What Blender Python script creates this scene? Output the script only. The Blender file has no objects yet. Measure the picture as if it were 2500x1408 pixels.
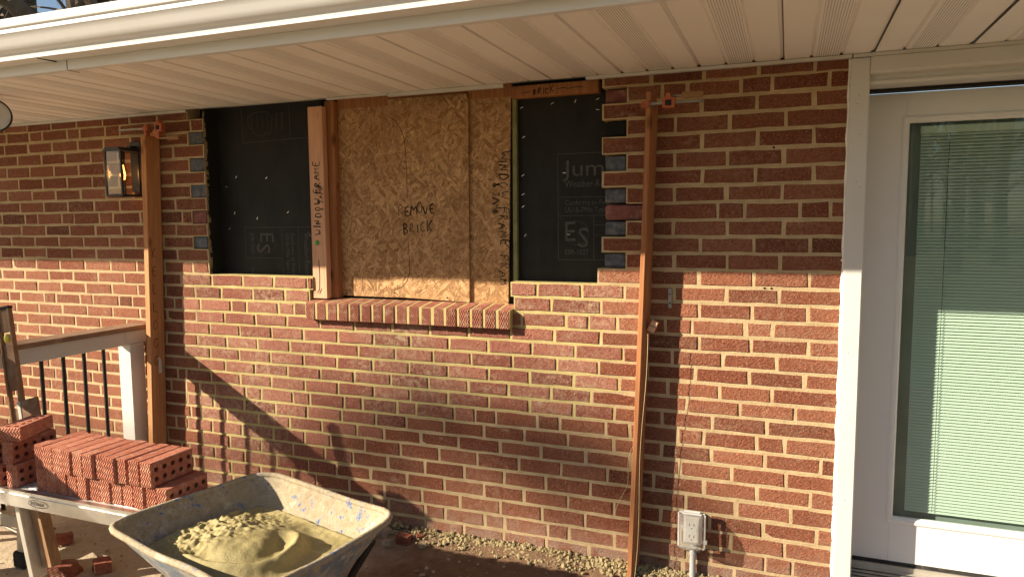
import bpy, bmesh, math, random
from mathutils import Vector, Matrix, noise
random.seed(7)
rad = math.radians
SC = bpy.context.scene
COL = SC.collection

# ------------------------------------------------------------------ camera, sky, sun, exposure
cam_d = bpy.data.cameras.new('camera')
cam = bpy.data.objects.new('camera', cam_d); COL.objects.link(cam); SC.camera = cam
YAW, PITCH, ROLL = .3705, .0930, -.0071
fw = Vector((-math.sin(YAW)*math.cos(PITCH), math.cos(YAW)*math.cos(PITCH), -math.sin(PITCH)))
r0 = Vector((math.cos(YAW), math.sin(YAW), 0)); u0 = r0.cross(fw)
rv = r0*math.cos(ROLL) + u0*math.sin(ROLL); uv_ = -r0*math.sin(ROLL) + u0*math.cos(ROLL)
CAM = Vector((0, -2.940, 1.480))
cam.matrix_world = Matrix(((rv.x, uv_.x, -fw.x, CAM.x), (rv.y, uv_.y, -fw.y, CAM.y), (rv.z, uv_.z, -fw.z, CAM.z), (0, 0, 0, 1)))
cam_d.sensor_width = 36; cam_d.lens = 1733/2500*36; cam_d.clip_start = .05; cam_d.clip_end = 2000
SUN = Vector((1.455, 1.0, -.8155)).normalized()      # direction the light travels
W = bpy.data.worlds.new('World'); SC.world = W; W.use_nodes = True
nt = W.node_tree; nt.nodes.clear()
sky = nt.nodes.new('ShaderNodeTexSky'); sky.sky_type = 'NISHITA'; sky.sun_disc = False
sky.sun_elevation = math.asin(-SUN.z); sky.sun_rotation = math.atan2(-SUN.x, -SUN.y)
sky.air_density = 1.0; sky.dust_density = .6; sky.ozone_density = 1.0
bg = nt.nodes.new('ShaderNodeBackground'); bg.inputs[1].default_value = .05
wo = nt.nodes.new('ShaderNodeOutputWorld')
nt.links.new(sky.outputs[0], bg.inputs[0]); nt.links.new(bg.outputs[0], wo.inputs[0])
sd = bpy.data.lights.new('sun', 'SUN'); sd.energy = 5.0; sd.angle = rad(.55); sd.color = (1.0, .86, .655)
so = bpy.data.objects.new('sun', sd); COL.objects.link(so)
so.rotation_euler = SUN.to_track_quat('-Z', 'Y').to_euler(); so.location = (-20, -14, 12)
SC.view_settings.view_transform = 'Standard'; SC.view_settings.look = 'None'
SC.view_settings.exposure = 1.25; SC.view_settings.gamma = 1.0
SC.cycles.use_denoising = True
SC.cycles.max_bounces = 8; SC.cycles.diffuse_bounces = 4; SC.cycles.transparent_max_bounces = 12

# ------------------------------------------------------------------ node helpers
class N:
    def __init__(s, name):
        s.m = bpy.data.materials.new(name); s.m.use_nodes = True
        s.t = s.m.node_tree; s.b = s.t.nodes['Principled BSDF']; s.out = s.t.nodes['Material Output']
    def n(s, kind, **kw):
        x = s.t.nodes.new('ShaderNode'+kind)
        for k, v in kw.items(): setattr(x, k, v)
        return x
    def l(s, a, b): s.t.links.new(a, b)
    def put(s, sock, v):
        if hasattr(v, 'node'): s.l(v, sock)
        elif isinstance(v, (tuple, list)) and sock.type == 'RGBA' and len(v) == 3: sock.default_value = (*v, 1)
        else: sock.default_value = v
    def pos(s): return s.n('NewGeometry').outputs['Position']
    def obj(s): return s.n('TexCoord').outputs['Object']
    def mapp(s, vec, scale=(1, 1, 1), rot=(0, 0, 0), loc=(0, 0, 0)):
        x = s.n('Mapping'); s.l(vec, x.inputs[0]); x.inputs['Scale'].default_value = scale
        x.inputs['Rotation'].default_value = rot; x.inputs['Location'].default_value = loc
        return x.outputs[0]
    def noise(s, vec, scale, detail=4, rough=.55, dist=0):
        x = s.n('TexNoise'); s.l(vec, x.inputs['Vector']); x.inputs['Scale'].default_value = scale
        x.inputs['Detail'].default_value = detail; x.inputs['Roughness'].default_value = rough
        x.inputs['Distortion'].default_value = dist
        return x.outputs['Fac']
    def voro(s, vec, scale, feature='F1', out='Distance'):
        x = s.n('TexVoronoi', feature=feature); s.l(vec, x.inputs['Vector']); x.inputs['Scale'].default_value = scale
        return x.outputs[out]
    def rng(s, v, a, b, c=0., d=1.):
        x = s.n('MapRange'); s.put(x.inputs[0], v)
        for i, q in enumerate((a, b, c, d)): s.put(x.inputs[i+1], q)
        return x.outputs[0]
    def math(s, op, a, b=0.):
        x = s.n('Math', operation=op); s.put(x.inputs[0], a); s.put(x.inputs[1], b); return x.outputs[0]
    def mix(s, f, a, b, mode='MIX'):
        x = s.n('Mix', data_type='RGBA', blend_type=mode); s.put(x.inputs[0], f); s.put(x.inputs[6], a); s.put(x.inputs[7], b)
        return x.outputs[2]
    def sep(s, v):
        x = s.n('SeparateXYZ'); s.l(v, x.inputs[0]); return x.outputs
    def comb(s, a, b, c):
        x = s.n('CombineXYZ'); s.put(x.inputs[0], a); s.put(x.inputs[1], b); s.put(x.inputs[2], c); return x.outputs[0]
    def bump(s, h, strength, dist, prev=None):
        x = s.n('Bump'); s.put(x.inputs['Height'], h); x.inputs['Strength'].default_value = strength
        x.inputs['Distance'].default_value = dist
        if prev is not None: s.l(prev, x.inputs['Normal'])
        return x.outputs[0]
    def done(s, col=None, rough=.8, normal=None, metal=0., spec=.3, emis=None, es=0.):
        if col is not None: s.put(s.b.inputs['Base Color'], col)
        s.put(s.b.inputs['Roughness'], rough); s.b.inputs['Metallic'].default_value = metal
        s.b.inputs['Specular IOR Level'].default_value = spec
        if normal is not None: s.l(normal, s.b.inputs['Normal'])
        if emis: s.put(s.b.inputs['Emission Color'], emis); s.b.inputs['Emission Strength'].default_value = es
        return s.m
    def rnd(s):
        a = s.n('ObjectInfo').outputs['Random']; b = s.n('NewGeometry').outputs['Random Per Island']
        return s.math('FRACT', s.math('ADD', a, b))

def simple(name, col, rough=.6, metal=0, spec=.35, var=.12, vs=8, bs=0, bd=.001, bsc=60, dirt=None, dsc=3, coord='pos'):
    n = N(name); p = n.pos() if coord == 'pos' else n.obj()
    f = n.noise(p, vs, 5)
    c = n.mix(n.rng(f, .3, .7), tuple(x*(1-var) for x in col), tuple(min(1, x*(1+var)) for x in col))
    if dirt: c = n.mix(n.rng(n.noise(p, dsc, 8, .7), .55, .75, 0, .7), c, dirt)
    nm = n.bump(n.noise(p, bsc, 4), bs, bd) if bs else None
    return n.done(c, rough, nm, metal, spec)

def rug(n, p, ang, axis='y'):
    """scored, torn face of a rug brick: slanting strokes broken by grit"""
    st = n.noise(n.mapp(n.mapp(p, rot=(0, ang, 0)), scale=(34, 60, 125)), 1.0, 3, .65, .5)
    gr = n.noise(p, 125, 4, .75)
    return n.math('ADD', n.math('MULTIPLY', st, .9), n.math('MULTIPLY', gr, .75)), st, gr

def brick_mat(name, dark, light, haze, hz, ang):
    n = N(name); p = n.pos(); r = n.rnd()
    c = n.mix(r, dark, light)
    r2 = n.math('FRACT', n.math('MULTIPLY', r, 7.31))
    c = n.mix(n.rng(r2, .80, 1., 0, .75), c, tuple(x*.52 for x in dark))
    c = n.mix(n.rng(n.math('FRACT', n.math('MULTIPLY', r, 13.7)), .8, 1., 0, .5), c, tuple(min(1, x*1.25+.02) for x in light))
    r3 = n.math('FRACT', n.math('MULTIPLY', r, 3.77))
    an = n.math('MULTIPLY', n.math('SUBTRACT', r3, .5), .9)
    h, st, gr = rug(n, p, ang)
    pit = n.noise(n.mapp(n.mapp(p, rot=(0, ang, 0)), scale=(75, 75, 130)), 1.0, 4, .8)
    c = n.mix(n.rng(pit, .36, .50, .55, 0), c, tuple(x*.36 for x in dark))  # brick mottle, with the shade inside pits put into the colour
    c = n.mix(n.rng(gr, .53, .68, 0, .7), c, tuple(min(1, x*1.7+.05) for x in light))  # sandy grain, its bright specks standing for highlights
    h = n.math('ADD', h, n.rng(pit, .3, .6, 0, .9))
    big = n.noise(n.mapp(p, scale=(1, 1, 1.6)), 2.1, 4, .6)
    fine = n.noise(p, 38, 5, .7)
    hf = n.math('MULTIPLY', n.rng(big, .42, .68), n.rng(fine, .42, .66, 0, hz))
    c = n.mix(hf, c, haze)
    sm = n.noise(n.mapp(p, scale=(7, 7, 16)), 1.0, 5, .7)
    c = n.mix(n.math('MULTIPLY', n.rng(sm, .60, .70, 0, .55), n.rng(fine, .38, .6)), c, haze)
    sep = n.sep(p)
    foot = n.math('MULTIPLY', n.rng(sep[2], .02, .17, 1, 0), n.rng(n.noise(p, 14, 4), .35, .6, .1, .75))
    c = n.mix(foot, c, (.46, .33, .26))
    nm = n.bump(h, 1.0, .009)
    return n.done(c, .88, nm, 0, .2)

def mortar_mat(name, a, b, bd=.003):
    n = N(name); p = n.pos()
    c = n.mix(n.rng(n.noise(p, 16, 5, .6), .3, .7), a, b)
    c = n.mix(n.rng(n.noise(p, 3, 4), .5, .75, 0, .35), c, tuple(x*.62 for x in a))
    h = n.math('ADD', n.noise(p, 160, 4, .7), n.math('MULTIPLY', n.noise(p, 40, 3), .8))
    return n.done(c, .92, n.bump(h, .8, bd), 0, .15)

def herring(n, p, u, v, per=.024):
    """zig-zag rolled texture: u across, v up"""
    tri = n.math('ABSOLUTE', n.math('SUBTRACT', n.math('FRACT', n.math('DIVIDE', u, per)), .5))
    w = n.math('FRACT', n.math('ADD', n.math('DIVIDE', v, .0115), n.math('MULTIPLY', tri, 1.7)))
    return n.math('ABSOLUTE', n.math('SUBTRACT', w, .5))

def stack_brick_mat(name, dark, light, axis='x', haze=None):
    n = N(name); p = n.pos(); s = n.sep(p); r = n.rnd()
    c = n.mix(r, dark, light)
    c = n.mix(n.rng(n.noise(p, 60, 4), .4, .65, 0, .45), c, tuple(x*.6 for x in dark))
    u, v = (s[2], s[0]) if axis == 'z' else (s[0], s[2])
    hb = herring(n, p, u, v)
    nv = n.sep(n.n('NewGeometry').outputs['Normal'])
    front = n.rng(n.math('ABSOLUTE', nv[1]), .6, .8)
    c = n.mix(n.math('MULTIPLY', n.rng(hb, .16, .04, 0, .85), front), c, tuple(x*.35 for x in dark))  # groove shade of the zig-zag relief put into the colour
    if haze: c = n.mix(n.rng(n.noise(p, 25, 5, .7), .5, .7, 0, .5), c, haze)
    h = n.math('ADD', n.math('MULTIPLY', n.math('MULTIPLY', hb, front), 1.6), n.math('MULTIPLY', n.noise(p, 240, 3), .6))
    return n.done(c, .88, n.bump(h, 1.0, .008), 0, .2)

def wood_mat(name, a, b, axis=2, knots=True, dirt=None, sc=1.):
    n = N(name); p = n.obj()
    scl = [55*sc, 55*sc, 55*sc]; scl[axis] = 2.2*sc
    g = n.noise(n.mapp(p, scale=tuple(scl)), 1.0, 6, .62, 1.2)
    c = n.mix(n.rng(g, .32, .68), a, b)
    if knots:
        ks = [9*sc, 9*sc, 9*sc]; ks[axis] = 4.2*sc
        k = n.voro(n.mapp(p, scale=tuple(ks)), 1.)
        c = n.mix(n.rng(k, .06, .17, .8, 0), c, tuple(x*.35 for x in a))
    if dirt: c = n.mix(n.rng(n.noise(p, 9, 6, .7), .5, .72, 0, .6), c, dirt)
    return n.done(c, .75, n.bump(g, .35, .0015), 0, .25)

M = {}
M['old_brick'] = brick_mat('brick_weathered', (.275, .088, .048), (.405, .158, .088), (.60, .45, .31), .42, .62)
M['new_brick'] = brick_mat('brick_fresh', (.30, .098, .068), (.465, .195, .135), (.68, .54, .37), .85, .8)
M['edge_mortar'] = mortar_mat('mortar_smear', (.24, .18, .10), (.36, .28, .17))
M['old_mortar'] = mortar_mat('mortar_tan', (.40, .298, .168), (.525, .402, .24))
M['new_mortar'] = mortar_mat('mortar_ochre', (.41, .335, .145), (.53, .44, .205))
M['sill_brick'] = stack_brick_mat('brick_herringbone', (.29, .098, .066), (.41, .16, .108), 'z', (.62, .49, .33))
M['loose_brick'] = stack_brick_mat('brick_cored', (.41, .135, .082), (.60, .235, .15), 'z', (.66, .42, .30))
M['frag_brick'] = stack_brick_mat('brick_broken', (.26, .08, .05), (.36, .12, .08), 'x', (.45, .33, .22))
M['block'] = simple('concrete_block', (.105, .115, .135), .95, var=.35, vs=40, bs=.8, bd=.003, bsc=140, dirt=(.26, .20, .12), dsc=10)
M['broken'] = simple('brick_core', (.20, .075, .065), .9, var=.3, vs=25, bs=.7, bd=.003, bsc=90, dirt=(.42, .30, .22), dsc=20)
M['void'] = simple('cavity', (.012, .011, .010), .95, var=.1)
M['trim'] = simple('white_vinyl', (.60, .59, .565), .42, var=.03, vs=3, dirt=(.60, .55, .46), dsc=5)
M['door_paint'] = simple('white_door_paint', (.72, .72, .71), .45, var=.02, vs=2)
M['alu_gutter'] = simple('white_aluminium', (.72, .715, .705), .35, var=.02, vs=1.5, spec=.5, dirt=(.66, .62, .55), dsc=2.2)
M['caulk'] = simple('foam_caulk', (.84, .81, .76), .85, var=.08, vs=60, bs=.9, bd=.003, bsc=200)
M['shingle'] = simple('asphalt_shingle', (.06, .055, .05), .95, var=.4, vs=60, bs=.6, bd=.004, bsc=150)
M['sash_dark'] = simple('black_gap', (.015, .015, .015), .8)
M['black_metal'] = simple('black_metal', (.018, .018, .02), .45, var=.15, vs=20)
M['baluster'] = simple('black_baluster', (.022, .019, .018), .4, var=.1)
M['cap_board'] = simple('brown_composite', (.25, .155, .10), .7, var=.2, vs=14, bs=.3, bsc=60, dirt=(.45, .36, .27), dsc=12)
M['pine'] = wood_mat('pine', (.54, .28, .165), (.68, .41, .26), 2)
M['pine_dark'] = wood_mat('pine_weathered', (.27, .105, .042), (.40, .18, .075), 2, True)
M['pole_wood'] = wood_mat('pole_timber', (.38, .17, .07), (.53, .265, .115), 2, True)
M['treated'] = simple('treated_timber', (.20, .20, .09), .85, var=.25, vs=20)
M['trestle_wood'] = wood_mat('trestle_wood', (.22, .12, .06), (.34, .2, .11), 2, False, (.45, .37, .27))
M['level_wood'] = wood_mat('level_wood', (.20, .11, .06), (.30, .17, .09), 2, False, (.42, .34, .25), 1)
M['alu'] = simple('aluminium', (.62, .60, .56), .38, 1.0, var=.15, vs=12, dirt=(.50, .42, .32), dsc=7)
M['alu_leg'] = simple('aluminium_leg', (.58, .54, .47), .5, .6, var=.15, vs=10, dirt=(.42, .34, .24), dsc=9)
M['rubber'] = simple('rubber', (.03, .028, .027), .85, var=.3, vs=30, dirt=(.3, .25, .19), dsc=20)
M['ink'] = simple('marker_ink', (.02, .018, .018), .7)
M['pencil'] = simple('carpenter_pencil', (.035, .02, .012), .8)
M['print'] = simple('grey_print', (.075, .072, .068), .8, var=.25, vs=30)
M['print_faint'] = simple('faint_print', (.045, .043, .041), .8, var=.25, vs=30)
M['staple'] = simple('staple', (.7, .68, .62), .35, .9)
M['clamp_red'] = simple('clamp_orange', (.40, .11, .05), .55, var=.2, vs=30, dirt=(.14, .08, .05), dsc=20)
M['steel'] = simple('worn_steel', (.30, .28, .25), .5, .9, var=.3, vs=20)
M['clamp_wood'] = wood_mat('clamp_handle', (.22, .12, .06), (.36, .21, .10), 0, False)
M['green'] = simple('green_plastic', (.10, .42, .10), .4)
M['string'] = simple('yellow_line', (.55, .46, .28), .8)
M['grey_pvc'] = simple('grey_pvc', (.42, .43, .44), .5, var=.06, vs=8, dirt=(.5, .42, .32), dsc=14)
M['box_pvc'] = simple('box_grey', (.58, .57, .55), .5, var=.06, vs=8)
M['slot'] = simple('slot_dark', (.05, .045, .04), .6)
M['dial'] = simple('dial_grey', (.55, .54, .52), .5)
M['vial'] = simple('vial_yellow', (.72, .66, .12), .25, spec=.6)
M['alu_dirty'] = simple('mortar_smeared_aluminium', (.66, .63, .58), .5, .35, var=.2, vs=18, dirt=(.60, .50, .36), dsc=16)
M['grip'] = simple('handle_wood', (.30, .19, .10), .7)
M['bark'] = simple('bark', (.10, .085, .07), .95, var=.45, vs=14, bs=.9, bd=.03, bsc=9)
M['twig'] = simple('twig', (.17, .135, .105), .9, var=.3, vs=5)
M['bud'] = simple('bud', (.42, .32, .22), .9, var=.3, vs=9)

def osb_mat():
    n = N('strand_board'); p = n.obj()
    def flakes(sc, rot):
        v = n.n('TexVoronoi', feature='F1'); w = n.mapp(n.mapp(p, rot=(0, rot, 0)), scale=sc)
        n.l(w, v.inputs['Vector']); v.inputs['Scale'].default_value = 1; v.inputs['Randomness'].default_value = 1
        return n.sep(v.outputs['Color'])[0]
    r = flakes((17, 20, 75), .5)
    for sc, rot, ns in (((75, 20, 18), -.3, 17), ((20, 20, 90), 1.25, 23), ((16, 20, 80), -.8, 20)):
        m = n.n('Mix'); n.put(m.inputs[0], n.rng(n.noise(p, ns, 3, .6), .50, .56)); n.put(m.inputs[2], r); n.put(m.inputs[3], flakes(sc, rot)); r = m.outputs[0]
    c = n.mix(r, (.25, .125, .048), (.62, .385, .19))
    c = n.mix(n.rng(n.math('FRACT', n.math('MULTIPLY', r, 9.3)), .80, .9, 0, .65), c, (.15, .07, .028))
    fl = n.noise(p, 85, 5, .75)
    c = n.mix(n.rng(fl, .55, .64, 0, .7), c, (.13, .065, .028))
    c = n.mix(n.rng(n.noise(p, 2.6, 4), .42, .68, 0, .5), c, (.24, .115, .045))
    gr = n.noise(n.mapp(n.mapp(p, rot=(0, .4, 0)), scale=(30, 30, 260)), 1, 3, .6)
    c = n.mix(n.rng(gr, .5, .7, 0, .3), c, (.62, .42, .24))
    h = n.math('ADD', r, n.math('MULTIPLY', fl, .9))
    return n.done(c, .8, n.bump(h, .7, .003), 0, .25)
M['osb'] = osb_mat()

def paper_mat():
    n = N('black_building_paper'); p = n.pos()
    c = n.mix(n.rng(n.noise(p, 6, 5), .3, .7), (.010, .0095, .009), (.019, .018, .017))
    c = n.mix(n.rng(n.noise(p, 30, 6, .8), .68, .8, 0, .4), c, (.10, .09, .075))
    return n.done(c, .72, n.bump(n.noise(n.mapp(p, scale=(3, 1, 1.2)), 3, 4), .7, .02), 0, .3)
M['paper'] = paper_mat()

def soffit_mat():
    n = N('vented_soffit'); p = n.pos(); s = n.sep(p)
    ph = n.math('FRACT', n.math('DIVIDE', n.math('ADD', s[0], 30.48+.034), .3048))
    mid = n.math('MULTIPLY', n.rng(ph, .372, .376), n.rng(ph, .63, .634, 1, 0))
    q = .0078
    du = n.math('SUBTRACT', n.math('FRACT', n.math('DIVIDE', n.math('ADD', s[0], 40.), q)), .5)
    dv = n.math('SUBTRACT', n.math('FRACT', n.math('DIVIDE', n.math('ADD', s[1], 40.), q)), .5)
    d = n.math('SQRT', n.math('ADD', n.math('MULTIPLY', du, du), n.math('MULTIPLY', dv, dv)))
    dot = n.math('MULTIPLY', n.rng(d, .22, .27, 1, 0), mid)
    base = n.mix(n.rng(n.noise(p, 4, 3), .3, .7), (.84, .815, .78), (.87, .845, .81))
    c = n.mix(dot, base, (.10, .085, .07))
    h = n.math('ADD', n.noise(n.mapp(p, scale=(90, 9, 9)), 1, 3), n.math('MULTIPLY', dot, -2.5))
    return n.done(c, .5, n.bump(h, .18, .001), 0, .35)
M['soffit'] = soffit_mat()

def glass_mat(name, tint, fr=1.5, k=1.0):
    n = N(name); t = n.n('BsdfTransparent'); n.put(t.inputs[0], tint)
    g = n.n('BsdfGlossy'); g.inputs['Roughness'].default_value = .004; n.put(g.inputs[0], (.95, 1, .97))
    f = n.n('Fresnel'); f.inputs[0].default_value = fr
    fc = n.math('MULTIPLY', n.math('MINIMUM', n.math('MULTIPLY', f.outputs[0], k), 1.), n.math('SUBTRACT', 1., n.n('NewGeometry').outputs['Backfacing']))
    x = n.n('MixShader'); n.put(x.inputs[0], fc); n.l(t.outputs[0], x.inputs[1]); n.l(g.outputs[0], x.inputs[2])
    n.l(x.outputs[0], n.out.inputs[0]); return n.m
M['glass'] = glass_mat('door_glass', (.875, .94, .915), 1.5, 1.6)
M['lamp_glass'] = glass_mat('lantern_glass', (.95, .93, .9), 1.45)
def cloudy(m):
    t = m.node_tree; old = t.nodes['Material Output'].inputs[0].links[0].from_socket
    d = t.nodes.new('ShaderNodeBsdfDiffuse'); d.inputs[0].default_value = (.62, .61, .59, 1)
    x = t.nodes.new('ShaderNodeMixShader'); x.inputs[0].default_value = .22
    t.links.new(old, x.inputs[1]); t.links.new(d.outputs[0], x.inputs[2]); t.links.new(x.outputs[0], t.nodes['Material Output'].inputs[0]); return m
M['clear_plastic'] = cloudy(glass_mat('clear_plastic', (.86, .85, .83), 1.5, 2.0))
M['slat'] = simple('blind_slat', (.62, .65, .58), .55, var=.02)
M['dark_room'] = simple('room_behind', (.24, .26, .24), .9)
M['bulb'] = N('bulb_glow').done((1, .6, .25), .3, None, 0, .3, (1., .48, .14), 3.)
M['bulb_glass'] = glass_mat('bulb_glass', (1, .86, .62), 1.45)

def ground_mat():
    n = N('bare_ground'); p = n.pos(); s = n.sep(p)
    f = n.noise(p, 2.2, 6, .6); g = n.noise(p, 22, 6, .7); q = n.noise(p, 130, 4, .7)
    sand = n.mix(n.rng(g, .3, .7), (.42, .335, .24), (.56, .465, .345))
    dirt = n.mix(n.rng(g, .3, .7), (.15, .09, .056), (.235, .15, .094))
    k = n.rng(n.math('ADD', s[0], n.math('MULTIPLY', n.math('SUBTRACT', f, .5), 1.6)), -2.2, -1.5)
    c = n.mix(k, sand, dirt)
    c = n.mix(n.rng(q, .58, .7, 0, .5), c, (.16, .10, .06))
    c = n.mix(n.rng(n.noise(p, 60, 3), .66, .74, 0, .7), c, (.55, .47, .33))
    h = n.math('ADD', n.math('MULTIPLY', g, 1.0), n.math('MULTIPLY', q, .5))
    return n.done(c, .95, n.bump(h, .8, .012), 0, .15)
M['bare'] = ground_mat()
def lawn_mat():
    n = N('winter_lawn'); p = n.pos()
    c = n.mix(n.rng(n.noise(p, .6, 5), .35, .65), (.19, .155, .085), (.12, .125, .05))
    c = n.mix(n.rng(n.noise(p, 14, 5, .7), .5, .7, 0, .6), c, (.22, .15, .085))
    return n.done(c, .95, n.bump(n.noise(p, 40, 4), .8, .05), 0, .1)
M['lawn'] = lawn_mat()
def wet_mortar_mat():
    n = N('wet_mortar'); p = n.pos()
    c = n.mix(n.rng(n.noise(p, 12, 5), .3, .7), (.295, .245, .105), (.395, .33, .16))
    c = n.mix(n.rng(n.noise(p, 150, 3), .6, .7, 0, .5), c, (.21, .17, .08))
    h = n.math('ADD', n.noise(p, 190, 4, .7), n.math('MULTIPLY', n.noise(p, 45, 4), 1.2))
    return n.done(c, n.rng(n.noise(p, 9, 3), .35, .65, .5, .85), n.bump(h, .6, .004), 0, .35)
M['wet'] = wet_mortar_mat()
def tray_mat():
    n = N('crusted_blue_tray'); p = n.pos()
    a = n.noise(p, 11, 8, .75, .4); b = n.noise(p, 34, 6, .75)
    c = n.mix(n.rng(b, .3, .7), (.28, .225, .145), (.46, .385, .27))
    c = n.mix(n.rng(a, .55, .66, 0, .8), c, (.64, .58, .48))
    c = n.mix(n.math('MULTIPLY', n.rng(n.noise(p, 17, 6, .7), .56, .62), n.rng(b, .48, .6)), c, (.09, .15, .31))
    c = n.mix(n.rng(n.noise(p, 60, 6, .85), .56, .64, 0, .75), c, (.16, .105, .06))
    c = n.mix(n.rng(n.noise(p, 95, 4, .8), .62, .68, 0, .7), c, (.68, .62, .50))
    c = n.mix(n.rng(n.noise(p, 6, 4), .55, .7, 0, .5), c, (.38, .30, .17))
    h = n.math('ADD', a, b)
    return n.done(c, .85, n.bump(h, .9, .007), 0, .25)
M['tray'] = tray_mat()
def tray_out_mat():
    n = N('worn_blue_paint'); p = n.pos(); a = n.noise(p, 9, 8, .75, .5); b = n.noise(p, 40, 6, .8)
    c = n.mix(n.rng(b, .3, .7), (.13, .16, .20), (.22, .26, .31))
    c = n.mix(n.rng(a, .47, .56, 0, .9), c, (.42, .36, .27))
    c = n.mix(n.rng(b, .56, .66, 0, .8), c, (.60, .54, .44))
    c = n.mix(n.rng(n.noise(p, 26, 5, .8), .58, .66, 0, .8), c, (.16, .075, .035))
    return n.done(c, .75, n.bump(n.math('ADD', a, b), .8, .006), 0, .3)
M['tray_out'] = tray_out_mat()
M['crumb'] = mortar_mat('mortar_crumbs', (.29, .23, .12), (.42, .345, .20), .005)
M['stone'] = simple('rubble_stone', (.36, .29, .21), .95, var=.35, vs=20, bs=.8, bd=.006, bsc=50)

# ------------------------------------------------------------------ mesh helpers
class MB:
    def __init__(s): s.v = []; s.f = []; s.mi = []
    def add(s, vs, fs, mi=0):
        o = len(s.v); s.v += [Vector(v) for v in vs]; s.f += [tuple(i+o for i in f) for f in fs]; s.mi += [mi]*len(fs); return s
    def box(s, x0, x1, y0, y1, z0, z1, mi=0, M4=None):
        vs = [Vector((x, y, z)) for x in (x0, x1) for y in (y0, y1) for z in (z0, z1)]
        if M4: vs = [M4 @ v for v in vs]
        return s.add(vs, [(0, 1, 3, 2), (4, 6, 7, 5), (0, 4, 5, 1), (2, 3, 7, 6), (0, 2, 6, 4), (1, 5, 7, 3)], mi)
    def bbox(s, x0, x1, y0, y1, z0, z1, b=.004, M4=None, jit=0):
        """box with chamfered edges"""
        bm = bmesh.new(); bmesh.ops.create_cube(bm, size=1)
        for v in bm.verts:
            v.co = Vector((x0+(v.co.x+.5)*(x1-x0), y0+(v.co.y+.5)*(y1-y0), z0+(v.co.z+.5)*(z1-z0)))
        bmesh.ops.bevel(bm, geom=list(bm.edges), offset=b, segments=1, affect='EDGES', profile=.5)
        for v in bm.verts:
            if jit: v.co += Vector((random.uniform(-jit, jit), random.uniform(-jit, jit), random.uniform(-jit, jit)))
            if M4: v.co = M4 @ v.co
        s.bm(bm); return s
    def bm(s, bm, mi=0):
        bm.verts.ensure_lookup_table(); bm.verts.index_update()
        s.add([v.co.copy() for v in bm.verts], [[v.index for v in f.verts] for f in bm.faces], mi); bm.free()
    def prof_x(s, pts, x0, x1, closed=True, mi=0):
        """extrude a (y,z) profile along X"""
        n = len(pts); vs = [(x0, y, z) for y, z in pts]+[(x1, y, z) for y, z in pts]
        fs = [(i, (i+1) % n, n+(i+1) % n, n+i) for i in range(n if closed else n-1)]
        if closed: fs += [tuple(range(n))[::-1], tuple(range(n, 2*n))]
        return s.add(vs, fs, mi)
    def prof_y(s, pts, y0, y1, closed=False, mi=0):
        n = len(pts); vs = [(x, y0, z) for x, z in pts]+[(x, y1, z) for x, z in pts]
        fs = [(i, (i+1) % n, n+(i+1) % n, n+i) for i in range(n if closed else n-1)]
        if closed: fs += [tuple(range(n))[::-1], tuple(range(n, 2*n))]
        return s.add(vs, fs, mi)
    def prism(s, pts, y0, y1, mi=0):
        """(x,z) outline with depth y0..y1"""
        n = len(pts); vs = [(x, y0, z) for x, z in pts]+[(x, y1, z) for x, z in pts]
        return s.add(vs, [tuple(range(n)), tuple(range(2*n-1, n-1, -1))]+[(i, n+i, n+(i+1) % n, (i+1) % n) for i in range(n)], mi)
    def tube(s, path, rad_, k=8, caps=True, mi=0):
        path = [Vector(p) for p in path]; n = len(path); rr = rad_ if isinstance(rad_, (list, tuple)) else [rad_]*n
        o = len(s.v); up = None
        for i, p in enumerate(path):
            d = (path[min(i+1, n-1)]-path[max(i-1, 0)]).normalized()
            if up is None: up = d.orthogonal().normalized()
            up = (up-d*up.dot(d)); up = up.normalized() if up.length > 1e-6 else d.orthogonal().normalized()
            w = d.cross(up)
            for j in range(k):
                a = 2*math.pi*j/k; s.v.append(p+(up*math.cos(a)+w*math.sin(a))*rr[i])
        for i in range(n-1):
            for j in range(k):
                s.f.append((o+i*k+j, o+i*k+(j+1) % k, o+(i+1)*k+(j+1) % k, o+(i+1)*k+j)); s.mi.append(mi)
        if caps:
            s.f.append(tuple(o+j for j in range(k))[::-1]); s.f.append(tuple(o+(n-1)*k+j for j in range(k))); s.mi += [mi, mi]
        return s
    def lathe(s, prof, c, axis='z', k=20, mi=0, caps=True):
        """prof: (radius, height) pairs"""
        o = len(s.v); c = Vector(c)
        for r, h in prof:
            for j in range(k):
                a = 2*math.pi*j/k; q = (r*math.cos(a), r*math.sin(a))
                s.v.append(c+Vector((q[0], q[1], h) if axis == 'z' else ((q[0], h, q[1]) if axis == 'y' else (h, q[0], q[1]))))
        for i in range(len(prof)-1):
            for j in range(k):
                s.f.append((o+i*k+j, o+i*k+(j+1) % k, o+(i+1)*k+(j+1) % k, o+(i+1)*k+j)); s.mi.append(mi)
        if caps: s.f.append(tuple(o+j for j in range(k))[::-1]); s.f.append(tuple(o+(len(prof)-1)*k+j for j in range(k))); s.mi += [mi, mi]
        return s
    def mesh(s, name, mats, org=(0, 0, 0), smooth=False):
        me = bpy.data.meshes.new(name); o = Vector(org)
        me.from_pydata([v-o for v in s.v], [], s.f)
        for m in (mats if isinstance(mats, (list, tuple)) else [mats]): me.materials.append(m)
        if any(s.mi): me.polygons.foreach_set('material_index', s.mi)
        bm = bmesh.new(); bm.from_mesh(me); bmesh.ops.recalc_face_normals(bm, faces=bm.faces); bm.to_mesh(me); bm.free()
        if smooth: me.polygons.foreach_set('use_smooth', [True]*len(me.polygons))
        me.update(); return me

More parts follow.
